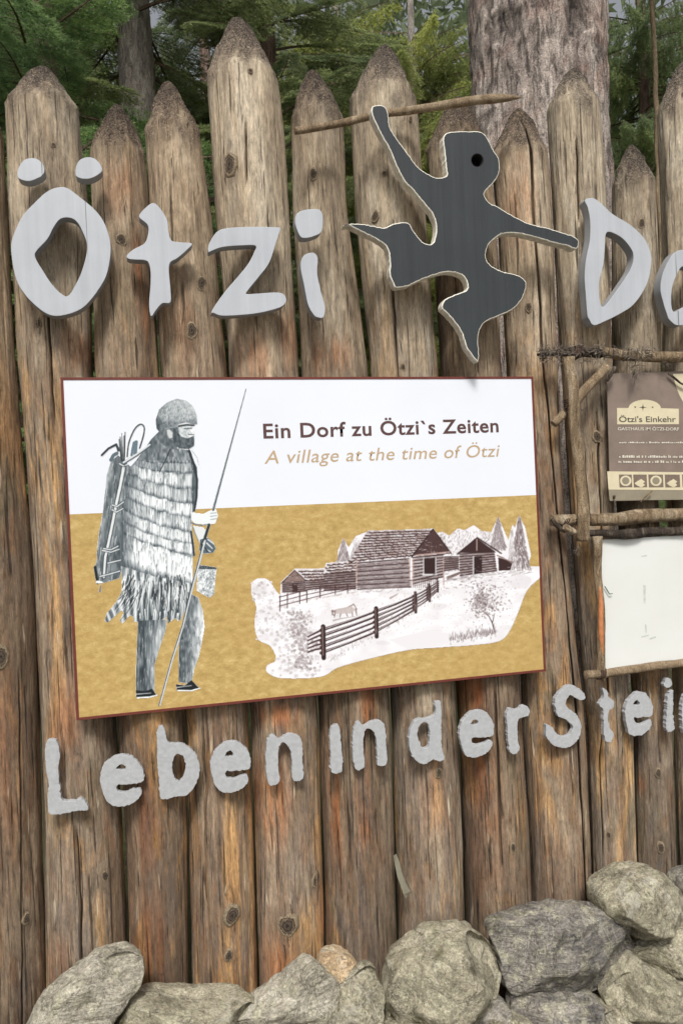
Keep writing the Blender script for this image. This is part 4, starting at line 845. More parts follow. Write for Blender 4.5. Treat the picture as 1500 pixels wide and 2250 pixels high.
# ground hatching below huts
for k_ in range(260):
    x_ = rg.uniform(560, 1400); y_ = 385-(x_-560)*.11+rg.gauss(6, 7); V.stroke(z8([(x_, y_), (x_+rg.uniform(8, 30), y_-rg.uniform(0, 5))]), 1.2, .6, SD+(SL-SD)*rg.uniform(.2, .8), .55)
for k_ in range(90):
    x_ = rg.uniform(260, 1400); y_ = rg.uniform(360, 600) if x_ > 900 else rg.uniform(400, 500); V.stroke(z8([(x_, y_), (x_+rg.uniform(10, 40), y_-rg.uniform(0, 4))]), 1, .5, SD+(SL-SD)*.75, .5, clip=True)
# bush right
V.stroke(z8([(1222,600),(1212,560),(1195,525),(1165,500)]), 3, 1.5, SD, .9); V.stroke(z8([(1212,555),(1222,510)]), 2, 1, SD, .9)
for k_ in range(620):
    x_ = rg.gauss(1150, 26) if rg.random() < .6 else rg.gauss(1200, 46); y_ = rg.gauss(450, 44)
    z8s(x_, y_, rg.uniform(.8, 2.6), SD+(SL-SD)*rg.uniform(.1, .7), .6)
for k_ in range(240):
    x_ = rg.uniform(1000, 1230); y_ = 650-(x_-1000)*.17+rg.gauss(-10, 12); V.stroke(z8([(x_, y_), (x_+rg.uniform(-5, 5), y_-rg.uniform(8, 22))]), 1.6, .6, SD+(SL-SD)*rg.uniform(.15, .6), .6)
V.mesh('printed_village_drawing', YB-.0009, sign, M_ART)

# ------------------------------------------------------------------ stick frame, poster, white board
YF = -.125
fr = empty('stick_frame', tuple(P(1400, 1480, YF)), 'rustic frame of lashed branches round the poster and the white board', 'frame')
def stick(path, rad, mat, y=YF, **k): return tube('stick', px_path(path, y), [r_*PXM for r_ in rad] if isinstance(rad, list) else rad*PXM, mat, fr, **k)
stick([(1180,780),(1225,776),(1271,774),(1320,776)], [4,8,12,12], M_STKD, rough=.28, knob=.5, seed=1)
stick([(1318,776),(1358,779),(1462,786),(1520,788),(1720,800)], [12,13.5,14,14,14], M_STK, rough=.12, knob=.15, seed=2)
stick([(1250,784),(1254,879),(1268,982),(1280,1087),(1284,1192)], [14,13.5,13.5,15,14], M_STK, YF-.022, rough=.1, knob=.25, seed=3)
stick([(1327,806),(1271,879),(1216,932)], [12,12,10], M_SPEAR, [YF-.01, YF+.004, YF+.012], rough=.06, seed=4)
stick([(1213,1146),(1264,1143),(1306,1142),(1392,1138),(1500,1133),(1720,1126)], [14,15,16,17,17,17], M_STK, YF+.012, rough=.1, knob=.2, seed=5)
stick([(1292,1171),(1358,1174),(1500,1168),(1720,1158)], [9,11,11,11], M_STKD, YF+.006, rough=.2, knob=.3, seed=6)
stick([(1311,1178),(1315,1260),(1319,1329),(1320,1398),(1322,1488)], [10,10,10,10,10], M_STK, YF-.002, rough=.15, knob=.25, seed=7)
stick([(1289,1486),(1340,1481),(1500,1454),(1720,1420)], [11,11,10,10], M_SPEAR, YF-.002, rough=.12, knob=.15, seed=8)
M_ORG = mat_plain('bare_orange_wood', lin(180, 118, 78), .6, .2, 60, .003)
tube('peeled_patch', px_path([(1317,1290),(1320,1340),(1321,1400),(1323,1450)], YF-.008), [.0035,.0085,.0085,.004], M_ORG, fr, seg=10, rough=.15, seed=9)
M_LASH = mat_plain('dark_binding', lin(70, 54, 44), .8, .3, 80, .004)
def lash(px, py, r, n, y, tilt=.25, vertical=True):
    c = P(px, py, y); pts = []
    for t in np.linspace(0, n*2*math.pi, n*16):
        a = t+random.uniform(-.05, .05); k_ = (t/(n*2*math.pi)-.5)*n*.0058
        if vertical: pts.append(c+np.array([r*math.cos(a), r*math.sin(a), k_+tilt*r*math.cos(a)]))
        else: pts.append(c+np.array([k_+tilt*r*math.cos(a), r*math.sin(a), r*math.cos(a)]))
    return tube('lashing', pts, .0024, M_LASH, fr, seg=7, rough=.25, step=.006, seed=px)
lash(1253, 882, .0185, 4, YF-.013); lash(1256, 905, .0175, 2, YF-.013, -.5); lash(1280, 1140, .0205, 3, YF-.010, .3); lash(1236, 1146, .0185, 3, YF+.012, .5, False); lash(1318, 1480, .0155, 3, YF, .3, False); lash(1262, 776, .019, 4, YF-.006, .4, False)
def stub(path, rad, mat, y): tube('stub', px_path(path, y), [r_*PXM for r_ in rad], mat, fr, rough=.15, seed=path[0][0])
stub([(1238,1158),(1252,1168),(1262,1172)], [8,9,7], M_STK, YF-.02); stub([(1212,1140),(1224,1158),(1240,1166)], [5,6,6], M_STKD, YF-.012); stub([(1352,808),(1340,828),(1334,838)], [6,4.5,3], M_STKD, YF-.02)
# lichen and dry twigs tangled on the top stick
Vt = []; Ft = []
def add_twig(p, d, L, r):
    n = 4; p = np.array(p, float); pts = [p]; d = np.array(d, float)
    for k_ in range(n): d = d+RNG.normal(0, .35, 3); d /= np.linalg.norm(d); pts.append(pts[-1]+d*L/n)
    for k_ in range(n+1):
        rr_ = r*(1-k_/n*.7)
        for a in (0, 2.1, 4.2): Vt.append(pts[k_]+rr_*np.array([math.cos(a), math.sin(a)*.7, math.sin(a)]))
    b = len(Vt)-3*(n+1)
    for k_ in range(n):
        for a in range(3): Ft.append([b+k_*3+a, b+k_*3+(a+1) % 3, b+k_*3+3+(a+1) % 3, b+k_*3+3+a])
for k_ in range(380):
    u = random.random()**1.3; px = 1186+u*250; py = 776+random.gauss(0, 9)+u*4; add_twig(P(px, py, YF-.012+random.uniform(-.014, .012)), RNG.normal(0, 1, 3)+np.array([0, -.3, .2]), random.uniform(.008, .035), random.uniform(.0008, .0026))
for px, py, n_, ln in ((1330,806,30,.04),(1392,815,26,.05),(1262,905,30,.025),(1240,760,24,.03),(1275,745,10,.03),(1268,1208,24,.02),(1462,800,10,.025),(1400,800,12,.03)):
    for k_ in range(n_): add_twig(P(px+random.gauss(0, 6), py+random.gauss(0, 6), YF-.015), RNG.normal(0, .6, 3)+np.array([.2, -.2, -.8]), random.uniform(.3, 1)*ln, random.uniform(.0006, .0015))
Vt = np.array(Vt); me = mesh_np('dry_lichen_twigs', Vt-np.array(fr.location), Ft, True)
tag(link('dry_lichen_twigs', me, mat_plain('grey_lichen', lin(112, 102, 92), .9, .4, 60, .003), fr), kind='stuff')

# poster
YP = -.111
M_POS = mat_plain('brown_weathered_print', lin(128, 114, 104), .55, .14, 12, .0015)
M_CRM = mat_plain('cream_print', lin(206, 196, 166), .5, .06, 25)
M_GRN = mat_plain('grey_green_border', lin(138, 130, 112), .6, .1, 30)
M_INK = mat_plain('grey_ink', lin(92, 88, 78), .6, .1, 30)
M_OFFW = mat_plain('off_white_ink', lin(206, 200, 186), .6, .1, 300)
M_PIC = mat_plain('brown_photo_print', lin(118, 104, 92), .6, .25, 200)
def zp(p): return [(a/7.03+1310, b/7.03+800) for a, b in p]
pos = empty('menu_poster', tuple(P(1425, 1100, YP)), 'weathered brown inn poster with a cream arched name plate and food pictures', 'poster')
def slab(name, quad, yf, t, mat, parent):
    W = [P(*q, yf) for q in quad]; bm = bmesh.new()
    f = [bm.verts.new(Vector(w)-parent.location) for w in W]; b = [bm.verts.new(Vector((w[0], w[1]+t, w[2]))-parent.location) for w in W]
    bm.faces.new(f); bm.faces.new(b[::-1])
    for k_ in range(4): bm.faces.new([f[k_], b[k_], b[(k_+1) % 4], f[(k_+1) % 4]])
    bmesh.ops.recalc_face_normals(bm, faces=bm.faces[:]); me = bpy.data.meshes.new(name); bm.to_mesh(me); bm.free(); return link(name, me, mat, parent)
slab('poster_sheet', [(1332,821),(1516,815),(1524,1097),(1340,1101)], YP, .003, M_POS, pos)
PS = lambda n, pts, m, k_: poly_sheet(n, zp(pts), m, pos, YP-.0004*k_)
PS('name_plate', [(315,930),(312,678),(488,678)]+[(740+252*math.cos(a), 690+(-140)*math.sin(a)) for a in np.linspace(math.pi, 0, 20)][1:-1]+[(985,680),(1266,690),(1268,928)], M_CRM, 1)
PS('pale_corner_print', [(1175,150),(1445,146),(1470,640),(1400,640),(1336,590),(1270,470),(1215,320)], M_CRM, 1)
PS('picture_strip', [(160,1656),(1490,1672),(1500,1948),(182,1938)], M_CRM, 1)
PS('lower_border', [(182,1942),(1500,1952),(1505,2092),(200,2108)], M_GRN, 1)
for x0_, x1_ in ((342,540),(562,770),(795,1022),(1048,1280),(1315,1470)):
    PS('food_picture', [(x0_,1705),(x1_,1707),(x1_+8,1902),(x0_+10,1905)], M_PIC, 2)
    c_ = ((x0_+x1_)/2+6, 1802)
    if x0_ in (342, 795): PS('plate_print', [(c_[0]+88*math.cos(a), c_[1]+82*math.sin(a)) for a in np.linspace(0, 2*math.pi, 18, endpoint=False)], M_CRM, 3); PS('dish_print', [(c_[0]+58*math.cos(a), c_[1]+56*math.sin(a)) for a in np.linspace(0, 2*math.pi, 12, endpoint=False)], M_GRN, 4)
    elif x0_ < 1300: PS('dish_print', [(c_[0]+(90 if k_ % 2 else 45)*math.cos(a), c_[1]+40+(55 if k_ % 2 else 90)*math.sin(a)*.8) for k_, a in enumerate(np.linspace(0, 2*math.pi, 10, endpoint=False))], M_CRM, 3)
st = []
for k_, a in enumerate(np.linspace(0, 2*math.pi, 16, endpoint=False)): rr_ = (68 if k_ % 4 == 0 else 22 if k_ % 2 == 0 else 18); st.append((712+rr_*math.cos(a)*.95, 668+rr_*math.sin(a)))
PS('star_emblem', st, M_INK, 2)
for q in ((592,665),(860,668)): PS('emblem_dot', [(q[0]-16,q[1]-6),(q[0],q[1]-14),(q[0]+18,q[1]-6),(q[0]+4,q[1]+14)], M_INK, 2)
pz = lambda a, b: (a/7.03+1310, b/7.03+800)
text('name_lettering', "Ötzi's Einkehr", pz(345,893), pz(1222,893), 15, M_INK, pos, YP-.001, off=.012)
text('place_lettering', 'GASTHAUS IM ÖTZI-DORF', pz(325,1022), pz(1272,1026), 8.2, M_OFFW, pos, YP-.001, off=.012)
# unreadable small print: rows of short marks
bm = bmesh.new()
for yy, xa, xb, hh_ in ((1210,345,1330,26),(1425,345,1470,44),(1505,335,1470,40)):
    x_ = xa
    while x_ < xb:
        wd = random.uniform(10, 34); h2 = hh_*random.uniform(.45, 1)
        W = [P(*pz(a, b), YP-.0012) for a, b in ((x_, yy+hh_/2), (x_+wd, yy+hh_/2), (x_+wd, yy+hh_/2-h2), (x_, yy+hh_/2-h2))]
        bm.faces.new([bm.verts.new(Vector(w_)-pos.location) for w_ in W]); x_ += wd+random.choice([6, 8, 9, 30])
me = bpy.data.meshes.new('small_print'); bm.to_mesh(me); bm.free(); link('small_print', me, M_OFFW, pos)
# wire pin and splinter on the poster
tube('poster_pin', px_path([(1349,1088),(1349,1095)], YP-.006), .0035, M_LASH, pos, seg=8)
tag(tube('dry_twig', px_path([(1432,1078),(1420,1088),(1407,1103)], [YF-.0, YF-.002, YF+.002]), [.0022, .0028, .002], M_STK, seg=7), 'short dry twig lying across the lower edge of the brown poster', 'twig')
tag(tube('bent_twig', px_path([(1468,820),(1478,828),(1494,842),(1512,850)], YP-.012), [.003,.0034,.0036,.003], M_STKD, seg=8, rough=.3), 'small dark bent twig across the pale corner of the brown poster', 'twig')

# white board
YW = -.112
wb = empty('white_board', tuple(P(1410, 1470, YW)), 'blank off-white notice board with faint scratches below the brown poster', 'notice board')
kb = NT('yellowed_white_board'); bi = kb.coord(rand=False)
sc_ = kb.ramp(kb.noise(kb.coord((3, 1, .8), rand=False), 30, 6, .8, 2), [(.29, .72), (.34, 1.0)])
cw = kb.mix(1.0, kb.mix(kb.ramp(kb.noise(bi, 4, 4), [(.4, 0.0), (.7, .8)]), lin(216, 218, 215), lin(209, 210, 203)), sc_, 'MULTIPLY')
slab('board_panel', [(1319,1186),(1700,1166),(1712,1430),(1329,1482)], YW, .006, kb.done(cw, .3), wb)
M_MARK = mat_plain('faint_grey_mark', lin(190, 194, 188), .6, .2, 50)
for c in ([(1412,1285),(1418,1287),(1417,1325),(1413,1326)], [(1408,1398),(1424,1394),(1424,1397),(1408,1401)], [(1416,1372),(1419,1372),(1420,1390),(1417,1390)], [(1426,1402),(1440,1398),(1440,1401),(1426,1406)], [(1408,1221),(1420,1219),(1420,1222),(1409,1224)]):
    poly_sheet('faint_mark', c, M_MARK, wb, YW-.0005)
tag(tube('green_twig', px_path([(1328,1288),(1334,1298),(1340,1308),(1345,1304)], YW-.008), [.0016,.0018,.0016,.001], mat_plain('dull_green', lin(78, 104, 84), .7), seg=6), 'tiny green hooked twig at the white board edge', 'twig')

# ------------------------------------------------------------------ splinter between lower logs
M_SLV = mat_paint('bleached_splinter', lin(140, 136, 118), .35, .8)
bm = bmesh.new()
prof = [(864,1880,870,1876),(867,1900,877,1894),(872,1925,882,1916),(881,1950,891,1940),(887,1966,901,1958),(890,1974,894,1968)]
for xa, ya, xb, yb in prof:
    for (a, b, yy) in ((xa, ya, -.098), (xb, yb, -.092), (xb, yb, -.083), (xa, ya, -.086)): bm.verts.new(Vector(P(a, b, yy)))
bm.verts.ensure_lookup_table()
for k_ in range(len(prof)-1):
    for j in range(4): a = k_*4+j; b = k_*4+(j+1) % 4; bm.faces.new([bm.verts[a], bm.verts[b], bm.verts[b+4], bm.verts[a+4]])
bm.faces.new([bm.verts[j] for j in (3, 2, 1, 0)]); n4 = (len(prof)-1)*4; bm.faces.new([bm.verts[n4+j] for j in range(4)])
bmesh.ops.recalc_face_normals(bm, faces=bm.faces[:]); me = bpy.data.meshes.new('wood_splinter'); bm.to_mesh(me); bm.free()
tag(link('wood_splinter', me, M_SLV), 'bleached wood splinter hanging loose in the gap between two lower logs', 'splinter')

# ------------------------------------------------------------------ dry stone wall
wall_e = empty('dry_stone_wall', (.4, -.3, 0), 'low dry stone wall of rough grey boulders at the foot of the palisade', 'wall')
MS = [mat_stone('grey_green_stone', (lin(118, 112, 94), lin(160, 153, 132), lin(194, 186, 164))),
      mat_stone('purple_grey_stone', (lin(94, 90, 88), lin(134, 129, 122), lin(168, 160, 148)), streak=True),
      mat_stone('pale_streaked_stone', (lin(134, 128, 114), lin(178, 171, 155), lin(214, 207, 190)), streak=True),
      mat_stone('warm_quartz_stone', (lin(150, 122, 92), lin(196, 170, 136), lin(224, 206, 178)))]
def stone(outline, y, dep, mat, seed, facets=9, lab=None, front=.55):
    W = PV([p[0] for p in outline], [p[1] for p in outline], y)[:, [0, 2]]; W = crom(W, 5); c = W.mean(0)
    d = W-c; ang = np.arctan2(d[:, 1], d[:, 0]); rad = np.hypot(d[:, 0], d[:, 1]); o = np.argsort(ang); ang = ang[o]; rad = rad[o]
    ang = np.concatenate([ang-2*math.pi, ang, ang+2*math.pi]); rad = np.tile(rad, 3)
    nu, nv = 110, 56; th = np.linspace(0, 2*math.pi, nu, endpoint=False); ph = np.linspace(-math.pi/2, math.pi/2, nv)
    TH, PH = np.meshgrid(th, ph); Rm = np.interp((TH+math.pi) % (2*math.pi)-math.pi, ang, rad)
    cp = np.abs(np.cos(PH))**.62; X = Rm*cp*np.cos(TH); Z = Rm*cp*np.sin(TH); Y = -dep*np.sign(np.sin(PH))*np.abs(np.sin(PH))**.8
    Pn = np.stack([X.ravel(), Y.ravel(), Z.ravel()], 1); rs = np.random.default_rng(seed); sz = rad.mean()
    for k_ in range(facets):
        n = rs.normal(size=3); n[1] = -abs(n[1])-.45; n /= np.linalg.norm(n); h = (Pn@n).max(); cut = h*rs.uniform(.62, .88); s_ = Pn@n-cut
        Pn[:, 1] = Pn[:, 1]+np.clip(s_/abs(n[1]), 0, dep*.8)*.94*np.clip(-Pn[:, 1]/dep*1.8, 0, 1)          # hewn face: pushed back, outline kept
    q = Pn/sz; nm = Pn/(np.linalg.norm(Pn, axis=1)[:, None]+1e-9)
    disp = fbm(q*1.6+seed, 3, seed)*.03*sz+fbm(q*6+seed, 3, seed+3)*.03*sz+(1-np.abs(noise3(q*np.array([2.5, 4, 6])+seed, seed+9)))**4*-.03*sz+fbm(q*16, 3, seed+5)*.012*sz
    Pn = Pn+nm*disp[:, None]
    me = mesh_np('stone', Pn, grid_faces(nv, nu))
    ob = link('stone', me, mat, wall_e, Vector((c[0], y, c[1]))-wall_e.location)
    if lab: ob['label'] = lab
    return ob
stone([(60,2250),(90,2195),(150,2150),(200,2110),(245,2093),(290,2090),(318,2112),(312,2150),(285,2180),(250,2225),(215,2275),(150,2330),(60,2330),(40,2290)], -.20, .10, MS[2], 3, 8, 'long pale streaked stone leaning up against the logs')
stone([(258,2262),(275,2215),(300,2197),(380,2196),(470,2198),(548,2198),(560,2230),(540,2290),(500,2360),(300,2370),(262,2320)], -.22, .12, MS[0], 5, 9)
stone([(500,2262),(560,2205),(620,2160),(675,2118),(700,2122),(740,2150),(760,2190),(755,2235),(720,2300),(620,2360),(520,2340)], -.22, .10, MS[2], 8, 10)
stone([(700,2120),(712,2096),(740,2090),(770,2100),(785,2125),(775,2160),(735,2170),(708,2150)], -.19, .06, MS[3], 11, 6, 'small warm pinkish quartz stone wedged between grey ones')
stone([(735,2190),(760,2150),(800,2126),(826,2130),(828,2150),(858,2196),(852,2250),(840,2310),(760,2330),(715,2300),(720,2240)], -.235, .08, MS[0], 14, 9)
stone([(842,2170),(870,2110),(930,2062),(975,2045),(1030,2043),(1075,2068),(1097,2110),(1100,2160),(1080,2205),(1030,2225),(1000,2240),(960,2290),(880,2300),(852,2260),(846,2215)], -.25, .13, MS[0], 17, 8, 'large rounded olive grey boulder')
stone([(1072,2050),(1090,2030),(1150,2015),(1220,2000),(1300,1995),(1360,2010),(1385,2045),(1382,2100),(1340,2155),(1300,2178),(1240,2172),(1180,2160),(1110,2172),(1098,2140),(1090,2090)], -.23, .12, MS[1], 21, 10, 'long dark purplish grey boulder with pale streaks')
stone([(1308,1990),(1310,1955),(1350,1930),(1390,1913),(1435,1912),(1470,1935),(1498,1965),(1520,2000),(1500,2030),(1450,2060),(1420,2078),(1392,2060),(1385,2030),(1350,2010),(1320,2008)], -.22, .12, MS[0], 25, 9)
stone([(1395,2100),(1420,2080),(1470,2050),(1530,2035),(1600,2040),(1610,2080),(1540,2110),(1480,2115),(1435,2130),(1410,2125)], -.25, .09, MS[0], 28, 8)
stone([(1482,1945),(1510,1918),(1580,1915),(1620,1950),(1600,2010),(1530,2025),(1500,1990)], -.20, .09, MS[1], 30, 8)
stone([(1325,2180),(1370,2130),(1400,2105),(1440,2130),(1500,2118),(1580,2110),(1620,2160),(1600,2250),(1480,2250),(1400,2260),(1345,2250),(1330,2210)], -.27, .10, MS[0], 33, 8)
stone([(1125,2200),(1150,2180),(1230,2178),(1290,2183),(1325,2210),(1345,2260),(1340,2330),(1240,2360),(1140,2330),(1122,2260)], -.27, .11, MS[1], 36, 7)
stone([(985,2250),(1010,2232),(1060,2215),(1095,2195),(1118,2215),(1122,2260),(1100,2330),(1000,2340)], -.26, .09, MS[1], 39, 8)
stone([(1340,2265),(1420,2262),(1500,2255),(1600,2250),(1620,2330),(1500,2380),(1380,2370),(1340,2320)], -.27, .10, MS[2], 42, 8)
sd_ = 60
for row, (py0, n_) in enumerate(((2400, 9), (2560, 8), (2700, 8))):
    for k_ in range(n_):
        px = -140+k_*(1900/n_)+random.uniform(-15, 15); rx = 950/n_*1.08; ry = 88
        lift = -(px-300)*.10 if px > 300 else 0
        o_ = [(px+rx*math.cos(a)*random.uniform(.86, 1.02), py0+lift+ry*math.sin(a)*random.uniform(.86, 1.02)) for a in np.linspace(0, 2*math.pi, 11, endpoint=False)]
        stone(o_, -.29-.02*row, .13, MS[random.choice([0, 0, 1, 2])], sd_, 9); sd_ += 3
# backing earth behind the stones
M_EARTH = mat_plain('dark_earth', (.04, .032, .024), .95, .3, 10, .02)
q0 = P(-300, 2290, -.14); q1 = P(1800, 2130, -.14)
bm = bmesh.new(); N = 40
for k_ in range(N+1):
    x_ = q0[0]+(q1[0]-q0[0])*k_/N; zt = .16+(P(1500, 2120, -.2)[2]-P(300, 2290, -.2)[2])*max(0, (x_-P(300, 2290, -.2)[0])/(P(1500, 2120, -.2)[0]-P(300, 2290, -.2)[0]))
    for yy, zz in ((-.33, -.05), (-.22, zt-.02), (.0, zt), (.2, -.05)): bm.verts.new((x_-.4, yy+.3, zz+.01*math.sin(k_*2.1)))
bm.verts.ensure_lookup_table()
for k_ in range(N):
    for j in range(3): a = k_*4+j; bm.faces.new([bm.verts[a], bm.verts[a+1], bm.verts[a+5], bm.verts[a+4]])
bmesh.ops.recalc_face_normals(bm, faces=bm.faces[:]); me = bpy.data.meshes.new('earth_fill'); bm.to_mesh(me); bm.free(); link('earth_fill', me, M_EARTH, wall_e)

# ------------------------------------------------------------------ trees
def trunk(name, base, top, r0, r1, mat, parent, seed, seg=72, dz=.02, ridge=.02, flare=0):
    n = int((top[2]-base[2])/dz); t = np.linspace(0, 1, n); th = np.linspace(0, 2*math.pi, seg, endpoint=False)
    C = np.array(base)[None]+(np.array(top)-np.array(base))[None]*t[:, None]; r = r0+(r1-r0)*t+flare*np.exp(-t*(top[2]-base[2])*2.5)
    C = C+np.stack([noise3(np.stack([t*4+seed, t*0, t*0+k_], 1), 60)*r0*.12*(k_ < 2) for k_ in range(3)], 1)
    q = np.stack([np.tile(np.cos(th), n)*r0*1.0, np.tile(np.sin(th), n)*r0, np.repeat(C[:, 2], seg)], 1)
    a = noise3(q*np.array([38, 38, 7])+seed, 61); b = noise3(q*np.array([80, 80, 22])+seed, 62)
    rr_ = np.repeat(r, seg)*(1+.05*noise3(q*np.array([6, 6, 1.5])+seed, 63))+ridge*((np.abs(a)**.6-.5)+.35*b)
    V_ = np.stack([np.repeat(C[:, 0], seg)+rr_*q[:, 0]/r0, np.repeat(C[:, 1], seg)+rr_*q[:, 1]/r0, np.repeat(C[:, 2], seg)], 1)
    return link(name, mesh_np(name, V_-np.array(parent.location), grid_faces(n, seg)), mat, parent)
LIT_YOUNG = []  # weight towards the twig end, for new growth and painted-in light
def needles(verts, tris, a, b, n, L, wd, dens_side=1.0, up=.4):
    """n needles on the twig a->b"""
    a = np.array(a); b = np.array(b); d = b-a; ln = np.linalg.norm(d)+1e-9; d = d/ln
    s = np.cross(d, [0, 0, 1.0]); s = s/(np.linalg.norm(s)+1e-9); u_ = np.cross(s, d)
    t = RNG.random(n); LIT_YOUNG.append(np.repeat(t**2, 3)); an = RNG.uniform(-.5, math.pi+.5, n) if up else RNG.uniform(0, 2*math.pi, n)
    nd = (d*.75)[None]+(s[None]*np.cos(an)[:, None]+u_[None]*np.sin(an)[:, None]*.7)*dens_side; nd /= np.linalg.norm(nd, axis=1)[:, None]
    p = a[None]+(b-a)[None]*t[:, None]; l_ = L*RNG.uniform(.7, 1.15, n)[:, None]; sd2 = np.cross(nd, RNG.normal(size=(n, 3))); sd2 /= np.linalg.norm(sd2, axis=1)[:, None]
    k0 = sum(len(x) for x in verts); verts.append(np.stack([p-sd2*wd/2, p+sd2*wd/2, p+nd*l_], 1).reshape(-1, 3)); tris.append(np.arange(n*3).reshape(-1, 3)+k0)
def stemtri(verts, tris, pts, r0, r1):
    pts = np.array(pts); n = len(pts); k0 = sum(len(x) for x in verts); V_ = []
    for i in range(n):
        r_ = r0+(r1-r0)*i/(n-1)
        for a in (0, 2.094, 4.189): V_.append(pts[i]+r_*np.array([0, math.cos(a), math.sin(a)]))
    F_2 = []
    for i in range(n-1):
        for j in range(3): a = i*3+j; b = i*3+(j+1) % 3; F_2 += [[a, b, b+3], [a, b+3, a+3]]
    verts.append(np.array(V_)); tris.append(np.array(F_2)+k0)
def branch_mesh(name, L, style, seed, mats):
    LIT_YOUNG.clear(); rs = random.Random(seed); v = []; t = []; sv = []; st_ = []
    droop = {'fir': .16, 'spruce': .30, 'hang': .35}[style]
    pt = lambda u: np.array([L*u, .04*L*math.sin(u*4+seed), -droop*L*u*u+.05*L*u+.05*L*u**4])
    stemtri(sv, st_, [pt(u) for u in np.linspace(0, 1, 9)], .012*L, .002)
    u = .12
    while u < .99:
        for sgn in (-1, 1):
            p = pt(u+rs.uniform(-.01, .01)); ln = L*(.42*(1-u)**.8+.05)*rs.uniform(.75, 1.1)
            if style == 'hang': dr = np.array([.35, sgn*.45*rs.random(), -1.0])
            else: dr = np.array([.72, sgn*.8, -.10 if style == 'fir' else -.35])+np.array([0, 0, rs.uniform(-.1, .1)])
            dr = dr/np.linalg.norm(dr); e_ = p+dr*ln; e_[2] -= ln*.12
            stemtri(sv, st_, [p, (p+e_)/2+(0, 0, .02*ln), e_], .0025, .001)
            needles(v, t, p, e_, int(ln*260)+4, .026, .0042)
            k_ = .2
            while k_ < .9 and ln > .09:
                pp = p+(e_-p)*k_; l2 = ln*.42*(1-k_)+.025
                for s2 in (-1, 1):
                    side = np.cross(dr, [0, 0, 1.]) if style != 'hang' else np.array([rs.uniform(-1, 1), rs.uniform(-1, 1), 0])
                    d2 = dr*.7+side*s2*.7; d2[2] -= .1; d2 /= np.linalg.norm(d2); needles(v, t, pp, pp+d2*l2, int(l2*300)+3, .023, .004)
                k_ += .16 if style != 'hang' else .2
        u += .055
    needles(v, t, pt(.85), pt(1), 40, .026, .004)
    V1 = np.vstack(v); T1 = np.vstack(t); V2 = np.vstack(sv); T2_ = np.vstack(st_)+len(V1)
    me = mesh_np(name, np.vstack([V1, V2]), np.vstack([T1, T2_]), False); yv = np.concatenate(LIT_YOUNG); fattr(me, 'young', np.concatenate([yv, np.zeros(len(V2))]))
    for m in mats: me.materials.append(m)
    me.polygons.foreach_set('material_index', np.concatenate([np.zeros(len(T1), np.int32), np.ones(len(T2_), np.int32)])); me.update(); return me
M_TWIG = mat_plain('grey_brown_twig', lin(96, 80, 66), .9, .2)
M_FIR = mat_leaf('deep_green_needles', (.10, .19, .085), (.33, .47, .20), .55)
M_SPR = mat_leaf('grey_green_needles', (.16, .23, .11), (.36, .44, .20), .55)
M_LAR = mat_leaf('yellow_green_needles', (.28, .34, .11), (.52, .56, .22), .62)
M_DIM = mat_leaf('dull_green_needles', (.15, .20, .10), (.36, .43, .21), .6)  # muted green needles of the firs further back
BR = {}
for key, style, mt in (('fir', 'fir', M_FIR), ('spr', 'hang', M_SPR), ('lar', 'hang', M_LAR), ('dim', 'spruce', M_DIM)):
    BR[key] = [branch_mesh('branch', 1.0, style, 10+k_, [mt, M_TWIG]) for k_ in range(3)]
M_BK1 = mat_bark('pink_grey_bark', lin(134, 120, 114), lin(184, 170, 160), lin(216, 203, 192), .75, 1.0)
M_BK2 = mat_bark('dark_brown_bark', lin(92, 74, 66), lin(130, 108, 98), lin(164, 142, 130), .5, 1.4)
M_BK3 = mat_bark('grey_brown_bark', lin(124, 116, 110), lin(164, 155, 146), lin(190, 180, 170), .5, 1.2)
def conifer(name, label, x, y, r, h, key, bark, seed, z0, z1, n, bl, group=None, lean=0, pitch=0.0, cat='tree', az=None):
    e_ = empty(name, (x, y, 0), label, cat, group); trunk('trunk', (x, y, -.1), (x+lean, y, h), r, r*.25, bark, e_, seed, 40, .05, r*.07)
    rs = random.Random(seed)
    for k_ in range(n):
        z = z0+(z1-z0)*(k_+rs.random())/n; a = rs.uniform(0, 2*math.pi) if az is None else rs.uniform(*az)
        s = bl*(1-.55*(z-z0)/(h-z0+.01))*rs.uniform(.7, 1.15)
        o = bpy.data.objects.new('branch', BR[key][k_ % 3]); COL.objects.link(o); o.parent = e_
        o.location = (lean*z/h+math.cos(a)*r*.5, math.sin(a)*r*.5, z); o.rotation_euler = (rs.uniform(-.25, .25), pitch+rs.uniform(-.18, .18), a); o.scale = (s, s, s)
    return e_
GT = 'conifers standing in the wood behind the palisade'
def at(px, py, y): q = P(px, py, y); return q[0]
